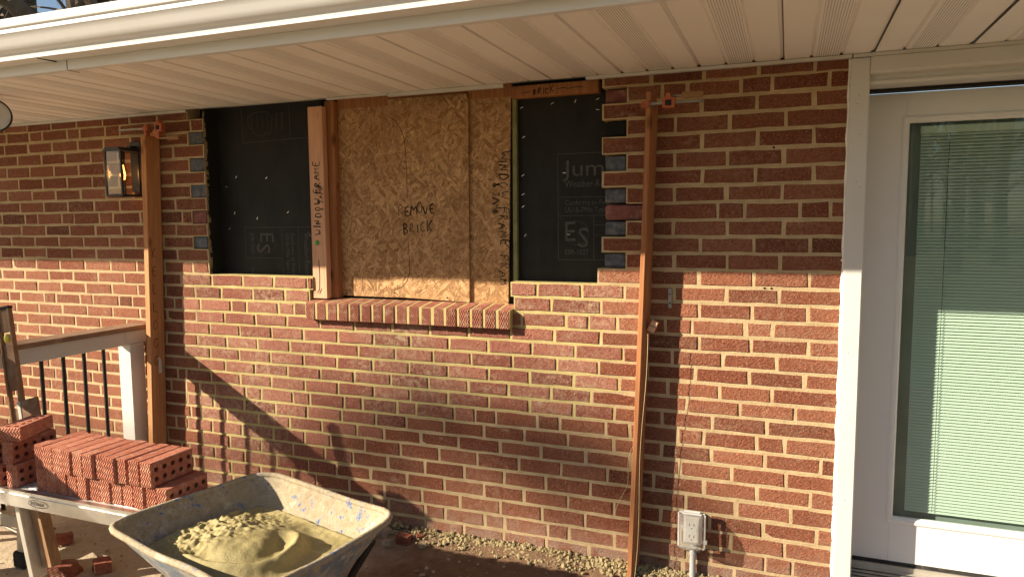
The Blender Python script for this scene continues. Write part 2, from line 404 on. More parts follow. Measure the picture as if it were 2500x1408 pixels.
ORG = {}
def origin(o):
    while o.parent: o = o.parent
    return ORG.get(o.name, Vector((0, 0, 0)))
def part(name, mb, mat, parent=None, smooth=False, label=None, kind=None, flat=False):
    """one mesh object from world coordinates, a child of parent"""
    org = origin(parent) if parent else Vector((0, 0, 0))
    me = mb.mesh(name, mat, org, smooth)
    if smooth == 'auto': me.set_sharp_from_angle(angle=rad(35))
    o = bpy.data.objects.new(name, me); COL.objects.link(o)
    if parent: o.parent = parent
    if label: o['label'] = label
    if kind: o['kind'] = kind
    return o
def thing(name, label, cat, loc=(0, 0, 0), group=None):
    o = bpy.data.objects.new(name, None); COL.objects.link(o); o.location = loc; ORG[o.name] = Vector(loc)
    o.empty_display_size = .1
    o['label'] = label; o['category'] = cat
    if group: o['group'] = group
    return o
def single(name, mb, mat, label, cat, loc=(0, 0, 0), group=None, smooth=False):
    me = mb.mesh(name, mat, loc, smooth)
    o = bpy.data.objects.new(name, me); COL.objects.link(o); o.location = loc; ORG[o.name] = Vector(loc)
    o['label'] = label; o['category'] = cat
    if group: o['group'] = group
    return o
def struct(name, mb, mat, smooth=False):
    o = part(name, mb, mat, None, smooth); o['kind'] = 'structure'; return o
def rotz(a): return Matrix.Rotation(a, 4, 'Z')
def fwd(p):    # camera-plane size of a point, used only to choose which bricks show largest
    v = Vector(p)-CAM; w = v.dot(fw); return 1250+1733*v.dot(rv)/w, 704-1733*v.dot(uv_)/w, w

# printed type: outlines of the built-in font as flat faces
def type_faces(s, size, squeeze=1.):
    cu = bpy.data.curves.new('type', 'FONT'); cu.body = s; cu.size = size; cu.resolution_u = 2
    o = bpy.data.objects.new('type', cu); COL.objects.link(o); bpy.context.view_layer.update()
    me = bpy.data.meshes.new_from_object(o.evaluated_get(bpy.context.evaluated_depsgraph_get()))
    vs = [(v.co.x*squeeze, v.co.y) for v in me.vertices]; fs = [tuple(p.vertices) for p in me.polygons]
    bpy.data.objects.remove(o); bpy.data.curves.remove(cu); bpy.data.meshes.remove(me)
    return vs, fs
def printed(mb, s, size, x, z, y, rot=0., squeeze=1.):
    vs, fs = type_faces(s, size, squeeze); ca, sa = math.cos(rot), math.sin(rot)
    mb.add([(x+u*ca-v*sa, y, z+u*sa+v*ca) for u, v in vs], fs); return mb
def line(mb, pts, w, y):
    """flat ribbon along (x,z) points at depth y"""
    for (a, b), (c, d) in zip(pts, pts[1:]):
        dx, dz = c-a, d-b; L = math.hypot(dx, dz) or 1; nx, nz = -dz/L*w/2, dx/L*w/2; ex, ez = dx/L*w*.3, dz/L*w*.3
        mb.add([(a-ex+nx, y, b-ez+nz), (a-ex-nx, y, b-ez-nz), (c+ex-nx, y, d+ez-nz), (c+ex+nx, y, d+ez+nz)], [(0, 1, 2, 3)])
    return mb
STROKES = {
 'A': [[(0, 0), (.4, 1), (.75, 0)], [(.15, .4), (.65, .42)]], 'B': [[(.1, 0), (.1, 1), (.55, .9), (.5, .6), (.1, .52), (.6, .4), (.6, .1), (.1, 0)]],
 'C': [[(.65, .9), (.3, 1), (.05, .6), (.1, .15), (.4, 0), (.65, .12)]], 'D': [[(.08, 0), (.08, 1), (.5, .85), (.65, .45), (.45, .1), (.08, 0)]],
 'E': [[(.6, 1), (.08, .97), (.08, 0), (.62, .03)], [(.08, .52), (.5, .55)]], 'F': [[(.08, 0), (.08, 1), (.65, 1)], [(.08, .55), (.5, .57)]],
 'G': [[(.6, .85), (.3, 1), (.05, .6), (.1, .12), (.45, 0), (.65, .25), (.62, .42), (.35, .4)]], 'I': [[(.2, 0), (.22, 1)]],
 'J': [[(.15, 1), (.6, 1)], [(.42, 1), (.4, .2), (.25, 0), (.05, .15)]], 'K': [[(.08, 0), (.08, 1)], [(.6, 1), (.1, .45), (.62, 0)]],
 'L': [[(.1, 1), (.08, 0), (.55, .02)]], 'M': [[(0, 0), (.1, 1), (.4, .35), (.7, 1), (.8, 0)]], 'N': [[(.05, 0), (.08, 1), (.6, 0), (.62, 1)]],
 'O': [[(.35, 1), (.05, .7), (.08, .2), (.35, 0), (.62, .3), (.6, .8), (.35, 1)]], 'R': [[(.08, 0), (.1, 1), (.55, .85), (.5, .58), (.1, .48), (.62, 0)]],
 'V': [[(0, 1), (.32, 0), (.65, 1)]], 'W': [[(0, 1), (.2, 0), (.42, .65), (.65, 0), (.85, 1)]], '&': [[(.6, .05), (.15, .75), (.3, 1), (.42, .75), (.08, .3), (.25, 0), (.6, .4)]],
 ' ': []}
def hand(mb, s, h, x, z, y, rot=0., w=.004, adv=.85, jit=.05):
    ca, sa = math.cos(rot), math.sin(rot); rr = random.Random(len(s)*13+int(h*1000))
    cx = 0
    for ch in s:
        sc = h*(1+rr.uniform(-.2, .2)); dz = rr.uniform(-.14, .14)*h
        for st in STROKES.get(ch, []):
            pts = []
            for a, b in st:
                u = cx+(a+rr.uniform(-jit, jit))*sc*.85; v = dz+(b+rr.uniform(-jit, jit))*sc
                pts.append((x+u*ca-v*sa, z+u*sa+v*ca))
            for _ in range(2 if len(pts) > 2 else 0):
                q = [pts[0]]
                for (a0, b0), (a1, b1) in zip(pts, pts[1:]): q += [(a0*.75+a1*.25, b0*.75+b1*.25), (a0*.25+a1*.75, b0*.25+b1*.75)]
                pts = q+[pts[-1]]
            w0 = w*rr.uniform(.65, 1.25)
            for i_, (p_, q_) in enumerate(zip(pts, pts[1:])): line(mb, [p_, q_], w0*(1.15-.5*i_/max(1, len(pts)-1)), y)
        cx += h*adv*(.55 if ch in 'I ' else 1)
    return mb

# ================================================================== SETTING: ground
C = .0677                       # height of one brick course
ZJ = [0.0, -.97, -1.95, -2.98, -4.03, -5.05, -6.05, -7.06, -8.09, -9.08, -10.06, -11.05, -12.05, -13.02, -14.02, -15.0, -15.95, -16.92,
      -17.88, -18.85, -19.80, -20.78, -21.82, -22.82, -23.82, -24.88, -25.98, -27.03, -28.10, -29.15, -30.2, -31.2]
ZJ = [(z+30)*C for z in ZJ]     # bed joints, top down
g = MB(); nx = 60
g.add([(-400, -400, -.13), (400, -400, -.13), (400, 400, -.13), (-400, 400, -.13)], [(0, 1, 2, 3)])
struct('ground', g, M['lawn'])
g = MB(); xs = [-7.5+i*.05 for i in range(0, 221)]; ys = [-4.6+i*.05 for i in range(0, 96)]
for y in ys:
    for x in xs:
        e = min(1, min(x+7.5, 3.5-x, y+4.6)/.6)
        z = -.035+.022*noise.noise((x*1.3, y*1.3, 0))+.012*noise.noise((x*5, y*5, 3))+.006*noise.noise((x*17, y*17, 5))
        z += .035*math.exp(-((y+.02)/.09)**2) if x > -2.2 else .012*math.exp(-((y+.02)/.1)**2)
        g.v.append(Vector((x, y, -.16+(z+.16)*max(0, e))))
nxs = len(xs)
for j in range(len(ys)-1):
    for i in range(nxs-1): g.f.append((j*nxs+i, j*nxs+i+1, (j+1)*nxs+i+1, (j+1)*nxs+i)); g.mi.append(0)
struct('bare_ground', g, M['bare'], True)

# ================================================================== HOUSE
house = thing('brick_house', 'red brick house wall under repair with white soffit, gutter and glazed door', 'house')
XL, XR = -8.2, 2.6              # extent of the wall
OPL, OPR = -2.875, -.735        # opening for the new window
WT = .092
# ---- brick meshes shared between alike pieces: ragged outline, chamfered arris
def wall_brick(name, L, mat, seed, h=.0575):
    rr = random.Random(seed); n = []
    k = 3 if L > .15 else 2
    for i in range(k): n.append((-L/2+L*i/k, -h/2))
    n += [(L/2, -h/2)]
    for i in range(1, k+1): n.append((L/2-L*(i-1)/k if i > 1 else L/2, h/2))
    n.append((-L/2, h/2)); n = list(dict.fromkeys(n))
    j = lambda a: rr.uniform(-a, a)
    ring0 = [(x+j(.0022), z+j(.0022)) for x, z in n]
    ring1 = [(x*(1-.009/L*1.0)-0, z*(1-.007/h)) for x, z in ring0]
    m = len(n); tilt = j(.0012); tz = j(.0012)
    vs = [(x, WT*.9, z) for x, z in n]+[(x, .0035+j(.001), z) for x, z in ring0]+[(x, tilt*x*8+tz*z*20+j(.0005), z) for x, z in ring1]
    mb = MB(); fs = []
    for r in range(2):
        for i in range(m): fs.append((r*m+i, r*m+(i+1) % m, (r+1)*m+(i+1) % m, (r+1)*m+i))
    fs.append(tuple(2*m+i for i in range(m)))
    mb.add(vs, fs); return mb, mb.mesh(name, mat)
VAR = {}
for kind, mat in (('old', M['old_brick']), ('new', M['new_brick'])):
    for ln, L in (('s', .195), ('h', .092)):
        VAR[kind, ln] = [wall_brick('brick', L, mat, hash((kind, ln)) % 97+i*3 if False else i*7+(0 if kind == 'old' else 50)+(0 if ln == 's' else 25)) for i in range(7)]
# ---- bond: perpend positions (in courses) measured on the wall
PH_OLD = {17: -.36, 18: 1.1, 19: -.6, 20: .6, 21: -.91, 23: -.91, 24: .25, 25: -1.37, 26: .58, 27: -.94, 28: .26, 30: .5}
HEAD = {1: -2.66, 8: -3.9, 15: -2.23, 22: -1.41, 29: -.8}
PH_NEW = {13: -39.24, 14: -38.31, 16: -38.16, 17: -36.67, 18: -37.97, 19: -36.79, 20: -38.32, 21: -36.79, 23: -36.6, 24: -38.3, 25: -36.9, 26: -38.1, 27: -36.7, 28: -38.2, 30: -38.2}
HEAD_NEW = {15: -40.5, 22: -39.4, 29: -41.}
LB = 3.02
RIGHT_NEW = {13: -9.9, 14: -11.4, 15: -9.9, 16: -11.5, 17: -9.8, 18: -11.4, 19: -9.9, 20: -11.5, 21: -10.3, 22: -19.6, 23: -26.5, 24: -28, 25: -31.6, 26: -30, 27: -31.5, 28: -32.5, 29: -33, 30: -33}
def perps(c, a, b, new=False):
    """perpend positions of course c between a and b (courses)"""
    out = []
    if c in HEAD:
        st = (HEAD_NEW if new else HEAD)[c]; x = st-4.56*30
        while x < b:
            out += [x, x+1.53]; x += 4.56
    else:
        ph = PH_NEW.get(c, -38.2) if new else PH_OLD.get(c, 1.2 if c % 2 == 0 else -.33)
        x = ph-LB*40
        while x < b: out.append(x); x += LB
    rr = random.Random(c*31+(5 if new else 0))
    out = [x+rr.uniform(-.06, .06) for x in out]
    return [x for x in out if a+.8 < x < b-.8]
def phase_snap(c, x):
    if c in HEAD:
        cand = [HEAD[c]-4.56*k+d for k in range(-3, 30) for d in (0, 1.53)]
    else:
        ph = PH_OLD.get(c, 1.2 if c % 2 == 0 else -.33); cand = [ph-LB*k for k in range(-3, 40)]
    return min(cand, key=lambda q: abs(q-x))
oldB, newB = [], []            # (x0, x1, z0, z1)
for c in range(0, 31):
    zt = ZJ[c-1] if c > 0 else 2.105
    zb = ZJ[c]
    segs = []
    if c <= 12:
        le = OPL/C if c % 2 else (OPL/C-1.5)
        if c == 12: le = OPL/C
        re = -.735/C if c % 2 == 0 else -.632/C
        if c == 8: re = -.52/C
        if c == 12: re = -.752/C
        segs = [(XL/C, le, False), (re, .2/C, False), (1.32/C, XR/C, False)]
    else:
        l = -45.4 if c % 2 else -44.0
        rn = phase_snap(c, RIGHT_NEW[c])
        segs = [(XL/C, l, False), (l, rn, True), (rn, .2/C, False), (1.32/C, XR/C, False)]
    for a, b, new in segs:
        ps = [a]+perps(c, a, b, new)+[b]
        for p, q in zip(ps, ps[1:]):
            (newB if new else oldB).append((p*C, q*C, zb, zt, c))
# the opening for the boarded window: infill stops at its jambs and under the rowlock sill
SILL0, SILL1 = -2.235, -1.135
def clip_new(B):
    out = []
    for x0, x1, z0, z1, c in B:
        if c in (13, 14) or (c == 15 and False):
            e0, e1 = (-2.215, -1.150)
            if c == 14: e0, e1 = SILL0, SILL1
            if x0 >= e0 and x1 <= e1: continue
            if x0 < e0 < x1: x1b = e0; out.append((x0, x1b, z0, z1, c)) if x1b-x0 > .03 else None
            if x0 < e1 < x1: out.append((e1, x1, z0, z1, c)) if x1-e1 > .03 else None
            if (x1 <= e0 or x0 >= e1): out.append((x0, x1, z0, z1, c))
        else: out.append((x0, x1, z0, z1, c))
    return out
newB = clip_new(newB)
def area(b):
    x0, x1, z0, z1, c = b
    a = fwd((x0, 0, z0)); d = fwd((x1, 0, z1))
    if d[0] < 4 or a[0] > 2496 or a[1] < 0 or d[1] > 1404: return 0
    if d[1] > 1050 and d[0] < 480 and a[0] > -10: return 0      # behind the stacked bricks
    if d[1] > 1190 and 300 < d[0] < 850: return 0               # behind the wheelbarrow
    return abs(d[0]-a[0])*abs(d[1]-a[1])
# mortar bodies
def slab(mb, x0, x1, z0, z1, y0=.0055, y1=WT):
    mb.box(x0, x1, y0, y1, z0, z1)
mo = MB(); mn = MB()
def rows(B, mb, off):
    byc = {}
    for b in B: byc.setdefault(b[4], []).append(b)
    for c, l in byc.items():
        l.sort(); runs = []
        for b in l:
            if runs and abs(runs[-1][1]-b[0]) < .004: runs[-1][1] = b[1]
            else: runs.append([b[0], b[1], b[2], b[3]])
        for x0, x1, z0, z1 in runs:
            ext = .0
            mb.box(x0-ext, x1+ext, off, WT, z0-.0002, z1-.0008)
rows(oldB, mo, .0024); rows(newB, mn, .0040)
wall = part('wall', mo, M['old_mortar'], house, label='old weathered red brickwork with tan mortar joints')
infill = part('infill_wall', mn, M['new_mortar'], house, label='new brick infill under the boarded window with yellowish mortar')
def place(B, kind, parent, limit):
    B = sorted(B, key=area, reverse=True); rest = MB(); cnt = 0
    rr = random.Random(3)
    for i, b in enumerate(B):
        x0, x1, z0, z1, c = b; L = x1-x0-.0122; 
        hh = (z1-z0-.0126) if c > 0 else (z1-z0-.002)
        ln = 's' if L > .14 else 'h'; base = .195 if ln == 's' else .092
        mb, me = VAR[kind, ln][rr.randrange(7)]
        loc = Vector(((x0+x1)/2, rr.uniform(-.0018, .0014), (z0+z1)/2)); sc = (L/base, 1, hh/.0575)
        flip = rr.random() < .5
        if i < limit and area(b) > 0:
            o = bpy.data.objects.new('brick', me); COL.objects.link(o); o.parent = parent
            o.location = loc; o.scale = sc
            o.rotation_euler = (0, rr.uniform(-.004, .004), 0)
        else:
            rest.add([(loc.x+v.x*sc[0], loc.y+v.y, loc.z+v.z*sc[2]) for v in mb.v], mb.f)
    if rest.v:
        part('brickwork', rest, M['old_brick' if kind == 'old' else 'new_brick'], parent, kind='stuff')
place(oldB, 'old', wall, 300); place(newB, 'new', infill, 300)

# ---- rowlock sill of bricks on edge, sloping to the front
sl = MB(); nb = 17; bw = (SILL1-SILL0)/nb
sl.prof_x([(-.0385, 1.009), (.07, 1.012), (.085, 1.1050), (-.0375, 1.0890)], SILL0+.003, SILL1-.004)
sill = part('window_sill', sl, M['new_mortar'], house, label='sill of bricks laid on edge under the boarded window')
for i in range(nb):
    x0 = SILL0+bw*i+.006; x1 = SILL0+bw*(i+1)-.006; j = random.uniform(-.002, .002)
    b = MB(); t = .004
    pts = [(-.042+j, 1.006), (.05, 1.010), (.082, 1.1062), (-.040+j, 1.0908+random.uniform(-.0015, .0015))]
    b.prof_x(pts, x0, x1)
    bm = bmesh.new(); me = b.mesh('brick', M['sill_brick']); bm.from_mesh(me)
    bmesh.ops.bevel(bm, geom=list(bm.edges), offset=.003, segments=1, affect='EDGES'); bm.to_mesh(me); bm.free()
    o = bpy.data.objects.new('brick', me); COL.objects.link(o); o.parent = sill
# ---- weep holes under the sill
for x in (-2.155, -1.72, -1.33):
    part('weep_hole', MB().box(x-.006, x+.006, -.0012, .02, ZJ[15]-.004, ZJ[15]+.022), M['void'], house)

# ---- blocks showing in the toothed edges, and the wall behind
for c in (1, 3, 5, 7, 9, 11):
    zt, zb = ZJ[c-1], ZJ[c]
    b = MB().bbox(-.728, -.636, .032, .10, zb+.004, zt-.004, .006, jit=.002)
    part('concrete_block', b, M['void'] if c == 3 else (M['broken'] if c == 1 else M['block']), house)  # one is a near-black box standing for the dark empty gap
part('broken_brick', MB().bbox(-.725, -.533, .022, .09, ZJ[8]+.006, ZJ[7]-.004, .008, jit=.003), M['broken'], house, label='broken old brick core left in the toothed edge')
for c in (2, 4, 6, 8, 10):
    zt, zb = ZJ[c-1], ZJ[c]
    b = MB().bbox(OPL-.102, OPL-.006, .008, .09, zb+.001, zt-.001, .005, jit=.003)
    part('concrete_block', b, M['block'] if c != 8 else M['broken'], house)
# ragged mortar along the cut edge at the left of the opening
mb = MB(); z = 1.20
while z < 2.06:
    h = random.uniform(.012, .05); w = random.uniform(.0045, .0065); d = random.uniform(.0, .012)
    mb.bbox(OPL-.004, OPL-.004+w, .003+d*.4, .018+d, z, z+h*1.05, .003, jit=.003); z += h
part('mortar_edge', mb, M['edge_mortar'], house)
# ---- black building paper over the sheathing
pl = MB().box(OPL-.10, -2.20, .104, .125, 1.16, 2.10)
paperL = part('building_paper', pl, M['paper'], house, label='black building paper left of the boarded window')
part('dark_reveal_sheet', MB().box(OPL-.002, OPL+.0006, .014, .1038, 1.16, 2.08), M['paper'], paperL)  # black sheet added so the unlit reveal of the brick reads dark
pr = MB().box(-1.185, -.60, .104, .125, 1.16, 2.10)
paperR = part('building_paper', pr, M['paper'], house, label='black building paper right of the boarded window')
part('sheathing', MB().box(XL, OPL-.10, .10, .20, -.1, 2.12).box(-.60, .2, .10, .20, -.1, 2.12).box(OPL-.10, -.60, .127, .20, -.1, 2.12).box(OPL-.1, -.6, .10, .127, -.1, 1.16).box(1.3, XR, .10, .20, -.1, 2.12).box(-2.2, -1.185, .11, .127, 1.16, 2.1), M['void'], house)
YP = .1032
for s_, sz, x, z, sq in (('Jumbo', .100, -.930, 1.680, 1.22), ('Weather-Resistive', .044, -.928, 1.632, .80), ('Conforms to Federal', .033, -.928, 1.553, .85), ('UU-B-790a Type 1', .033, -.928, 1.522, .85), ('ESR-1027', .033, -.928, 1.335, .85)):
    part('lettering', printed(MB(), s_, sz, x, z, YP, 0, sq), M['print'], paperR, kind='stuff')
t = MB()
line(t, [(-.70, 1.778), (-.96, 1.778), (-.958, 1.312), (-.70, 1.312)], .0022, YP); line(t, [(-.96, 1.588), (-.70, 1.588)], .002, YP); line(t, [(-.96, 1.506), (-.70, 1.508)], .002, YP)
line(t, [(-.795, 1.506), (-.795, 1.312)], .002, YP); line(t, [(-.795, 1.465), (-.70, 1.465)], .0018, YP); line(t, [(-.795, 1.42), (-.70, 1.42)], .0018, YP)
cx, cz = -.872, 1.43
line(t, [(cx+.052*math.cos(a*.2)*1.05, cz+.052*math.sin(a*.2)) for a in range(33)], .002, YP)
part('printed_border', t, M['print'], paperR, kind='stuff')
t = MB(); printed(t, 'E', .125, -.935, 1.395, YP, 0, .95); printed(t, 'S', .125, -.870, 1.368, YP, 0, .95)
part('emblem', t, M['print'], paperR, kind='stuff')
# the left sheet has the same print turned a quarter, reading down
r = -math.pi/2
for s_, sz, x, z, sq in (('Jumbo', .100, -2.285, 1.432, 1.22), ('Weather-Resistive', .044, -2.335, 1.432, .80), ('Conforms to Federal', .033, -2.417, 1.432, .85), ('UU-B-790a Type 1', .033, -2.45, 1.432, .85), ('ESR-1027', .033, -2.68, 1.432, .85), ('See Note', .028, -2.68, 1.25, .8)):
    part('lettering', printed(MB(), s_, sz, x, z, YP, r, sq), M['print'], paperL, kind='stuff')
t = MB(); line(t, [(-2.20, 1.462), (-2.716, 1.462), (-2.716, 1.17)], .0022, YP)
for x in (-2.475, -2.37): line(t, [(x, 1.462), (x, 1.17)], .002, YP)
line(t, [(-2.716, 1.30), (-2.475, 1.30)], .002, YP)
cx, cz = -2.57, 1.378
line(t, [(cx+.052*math.cos(a*.2), cz+.052*math.sin(a*.2)) for a in range(33)], .002, YP)
line(t, [(-2.40, 2.08), (-2.40, 1.914), (-2.706, 1.906), (-2.706, 2.08)], .0022, YP); line(t, [(-2.40, 1.914), (-2.2, 1.916)], .002, YP)
part('printed_border', t, M['print'], paperL, kind='stuff')
t = MB(); printed(t, 'E', .125, -2.615, 1.440, YP, r, .95); printed(t, 'S', .125, -2.64, 1.378, YP, r, .95)
part('emblem', t, M['print'], paperL, kind='stuff')
t = MB()     # plain shield-like mark and small type at the top
line(t, [(-2.67, 2.03), (-2.66, 1.985), (-2.62, 1.95), (-2.57, 1.935), (-2.555, 1.955), (-2.53, 1.945), (-2.515, 1.975), (-2.51, 2.03), (-2.545, 2.06), (-2.63, 2.06), (-2.67, 2.03)], .004, YP)
for k in range(4): line(t, [(-2.645+.035*k, 2.04), (-2.64+.035*k, 1.975)], .003, YP)
printed(t, 'Weather', .03, -2.49, 2.05, YP, r, .8); printed(t, 'Resistive', .03, -2.455, 2.05, YP, r, .8)
part('emblem', t, M['print_faint'], paperL, kind='stuff')
rr = random.Random(11)
for par, pts in ((paperR, [(-1.13, 1.99), (-.985, 2.0), (-.88, 2.002), (-.78, 2.005), (-1.12, 1.86), (-1.125, 1.69), (-.93, 1.695), (-1.125, 1.605), (-1.125, 1.55), (-1.115, 1.42), (-.91, 1.424), (-1.108, 1.21), (-.78, 1.96)]),
                 (paperL, [(-2.76, 1.73), (-2.56, 1.72), (-2.83, 1.68), (-2.78, 1.54), (-2.63, 1.51), (-2.43, 1.54), (-2.82, 1.455), (-2.21, 1.64)])):
    for x, z in pts:
        a = rr.uniform(-.3, 1.2); m4 = Matrix.Translation((x, YP-.0005, z)) @ Matrix.Rotation(-a, 4, 'Y')
        part('staple', MB().box(-.007, .007, -.001, .001, -.0012, .0012, 0, m4), M['staple'], par)
# ---- framing round the opening
def lumber(name, x0, x1, y0, y1, z0, z1, mat, label=None, parent=house, lean=0):
    m4 = Matrix.Translation(((x0+x1)/2, (y0+y1)/2, z0)) @ Matrix.Rotation(lean, 4, 'Y')
    b = MB().bbox(-(x1-x0)/2, (x1-x0)/2, -(y1-y0)/2, (y1-y0)/2, 0, z1-z0, .003, m4)
    return part(name, b, mat, parent, label=label)
stud = lumber('window_stud', -2.220, -2.135, .012, .050, 1.106, 2.05, M['pine'], 'pale pine stud with handwriting at the jamb of the boarded window')
jamb = lumber('window_jamb', -2.150, -2.095, .052, .098, 1.106, 2.079, M['pine_dark'])
t = MB(); hand(t, 'WINDOW FRAME', .036, -2.160, 1.425, .0112, math.pi/2, .005, .92)
hand(t, '& JAMB', .024, -2.142, 1.545, .0112, math.pi/2, .004, .95)
line(t, [(-2.180, 1.30), (-2.177, 1.22), (-2.181, 1.15), (-2.194, 1.135)], .004, .0112); line(t, [(-2.181, 1.13), (-2.168, 1.155)], .004, .0112)
part('handwriting', t, M['ink'], stud, kind='stuff')
part('nail_cap', MB().lathe([(.012, 0), (.012, -.006), (.009, -.010), (.0, -.011)], (-2.187, .0122, 1.385), 'y', 12), M['green'], stud)
hd = lumber('window_header', -1.165, -.765, .060, .103, 2.026, 2.079, M['pine_dark'], 'timber header with handwriting above the right hand building paper')
t = MB(); hand(t, 'BRICK', .026, -1.06, 2.038, .0592, 0, .0035, .85)
line(t, [(-1.115, 2.046), (-1.075, 2.049)], .003, .0592); line(t, [(-.945, 2.052), (-.92, 2.056), (-.90, 2.05), (-.86, 2.055), (-.835, 2.052)], .003, .0592)
part('handwriting', t, M['ink'], hd, kind='stuff')
part('treated_stud', MB().box(-1.166, -1.147, .082, .103, 1.165, 2.03), M['treated'], house)
part('window_lintel', MB().box(-2.095, -1.17, .085, .105, 2.04, 2.10), M['pine_dark'], house)

# ---- soffit: vented panels, channel, fascia, gutter, roof
soff = MB().box(XL, XR, -.94, .2, 2.098, 2.104)
soffit = part('soffit', soff, M['trim'], house, label='white vented soffit under the eaves')
px0 = -.034-.3048*26
i = 0
prof = []
for k in range(3):
    a = .1016*k
    prof += [(a+.004, 2.0805), (a+.0905, 2.0805), (a+.094, 2.0885), (a+.098, 2.0885), (a+.1016, 2.0845)]
prof[-1] = (.3046, 2.0870)
shared = MB().prof_y(prof, -.925, -.012).mesh('soffit_panel', M['soffit'])
for k in range(36):
    x = px0+.3048*k
    if x > XR-.3: break
    o = bpy.data.objects.new('soffit_panel', shared); COL.objects.link(o); o.parent = soffit; o.location = (x, 0, random.uniform(-.0008, .0008))
for a, b, dz, tl in ((XL, -2.965, 0, 0), (-2.085, -1.74, .004, .0), (-1.745, -1.17, -.004, 0), (-.80, .20, 0, 0), (.205, XR, .0, 0)):
    ch = MB().prof_x([(-.022, 2.066+dz), (-.002, 2.066+dz), (-.002, 2.071+dz), (-.0185, 2.071+dz), (-.0185, 2.0785), (-.022, 2.0785)], a, b)
    part('channel_trim', ch, M['trim'], soffit)
part('fascia', MB().prof_x([(-.925, 2.074), (-.948, 2.074), (-.950, 2.078), (-.950, 2.25), (-.93, 2.25), (-.93, 2.0795), (-.925, 2.0795)], XL, XR), M['alu_gutter'], house)
gp = [(-.9515, 2.240), (-.9515, 2.112), (-1.026, 2.108), (-1.031, 2.110), (-1.033, 2.128), (-1.036, 2.133), (-1.046, 2.137), (-1.055, 2.143), (-1.066, 2.158), (-1.074, 2.172), (-1.083, 2.184), (-1.090, 2.190), (-1.0905, 2.206), (-1.098, 2.209), (-1.100, 2.214), (-1.100, 2.236), (-1.097, 2.239), (-1.080, 2.239),
      (-1.080, 2.236), (-1.096, 2.235), (-1.096, 2.213), (-1.087, 2.208), (-1.086, 2.194), (-1.070, 2.176), (-1.050, 2.147), (-1.030, 2.135), (-1.025, 2.113), (-.955, 2.116), (-.955, 2.240)]
gut = part('gutter', MB().prof_x(gp, XL, XR), M['alu_gutter'], house, smooth='auto', label='white aluminium gutter along the eaves')
part('gutter_seam', MB().prof_x([(-.9515, 2.1115), (-.9515, 2.1075), (-1.0262, 2.1066), (-1.0262, 2.1078)], -2.66, -2.655), M['sash_dark'], gut)
part('fascia_seam', MB().box(-2.602, -2.599, -.9510, -.9495, 2.076, 2.115).box(-2.602, -2.599, -.9495, -.90, 2.0730, 2.0742), M['sash_dark'], gut)
rf = MB().prof_x([(-.985, 2.243), (-.985, 2.252), (4.5, 3.90), (4.5, 3.88)], XL-.1, XR+.1)
roof = part('roof', rf, M['shingle'], house)
for k in range(5):
    y = -.985+.14*k; z = 2.254+.30*(y+.985)
    part('shingle_course', MB().prof_x([(y, z), (y, z+.007), (y+.16, z+.007+.30*.16), (y+.16, z+.30*.16)], XL-.08, XR+.08), M['shingle'], roof)

# ---- glazed door with its casing
door = thing_door = bpy.data.objects.new('door', None); COL.objects.link(door); door.parent = house
door['label'] = 'white door with a full length glass pane and enclosed blinds'
part('casing', MB().prof_x([(.0, 0), (.0, 0)], 0, 0) if False else MB().bbox(.196, .262, -.022, .145, -.02, 2.064, .004), M['trim'], door)
part('casing', MB().bbox(1.22, 1.29, -.022, .145, -.02, 2.064, .004), M['trim'], door)
hdp = [(-.022, 2.016), (-.022, 2.0645), (.145, 2.0645), (.145, 1.968), (-.006, 1.968), (-.010, 1.972), (-.010, 1.980), (.004, 1.984), (.002, 1.998), (-.012, 2.006), (-.016, 2.012)]
part('head_casing', MB().prof_x(hdp, .2625, 1.2195), M['trim'], door)
part('dark_joint', MB().box(.264, 1.219, .10, .1455, 1.9565, 1.9675), M['sash_dark'], door)
GX0, GX1, GZ0, GZ1 = .419, 1.05, .305, 1.842
Y0, Y1 = .146, .19
for x_, z_ in ((.228, 1.93), (.222, 1.90), (.236, 1.79), (.229, 1.62), (.240, 1.60), (.232, 1.31), (.224, .98), (.238, .73), (.230, .41)):
    part('nail_hole', MB().lathe([(.0016, 0), (.0016, -.0006), (0, -.0006)], (x_, -.0222, z_), 'y', 8), M['slot'], door)
slabm = MB().bbox(.27, GX0-.012, Y0, Y1, .122, 1.955, .002).bbox(GX1+.012, 1.21, Y0, Y1, .122, 1.955, .002)
slabm.box(GX0-.012, GX1+.012, Y0+.0008, Y1-.001, .1225, GZ0-.012).box(GX0-.012, GX1+.012, Y0+.0008, Y1-.001, GZ1+.012, 1.9545)
part('door_leaf', slabm, M['door_paint'], door)
# moulded frame of the glass: mitred profile
fp = [(0, .016), (0, -.002), (.006, -.006), (.012, -.0065), (.014, -.003), (.018, -.004), (.024, .004), (.026, .010), (.026, .02)]   # (distance inwards, y offset)
mb = MB(); rings = []
for d, yo in fp:
    o = .026-d-.0
    rings.append([(GX0-o, Y0+yo, GZ0-o), (GX1+o, Y0+yo, GZ0-o), (GX1+o, Y0+yo, GZ1+o), (GX0-o, Y0+yo, GZ1+o)])
vs = [v for r_ in rings for v in r_]; fs = []
for i in range(len(rings)-1):
    for j in range(4): fs.append((i*4+j, i*4+(j+1) % 4, (i+1)*4+(j+1) % 4, (i+1)*4+j))
part('glass_frame', mb.add(vs, fs), M['door_paint'], door)
part('pane', MB().box(GX0-.004, GX1+.004, Y0+.010, Y0+.0115, GZ0-.004, GZ1+.004), M['glass'], door)
bl = MB(); z = GZ0+.028
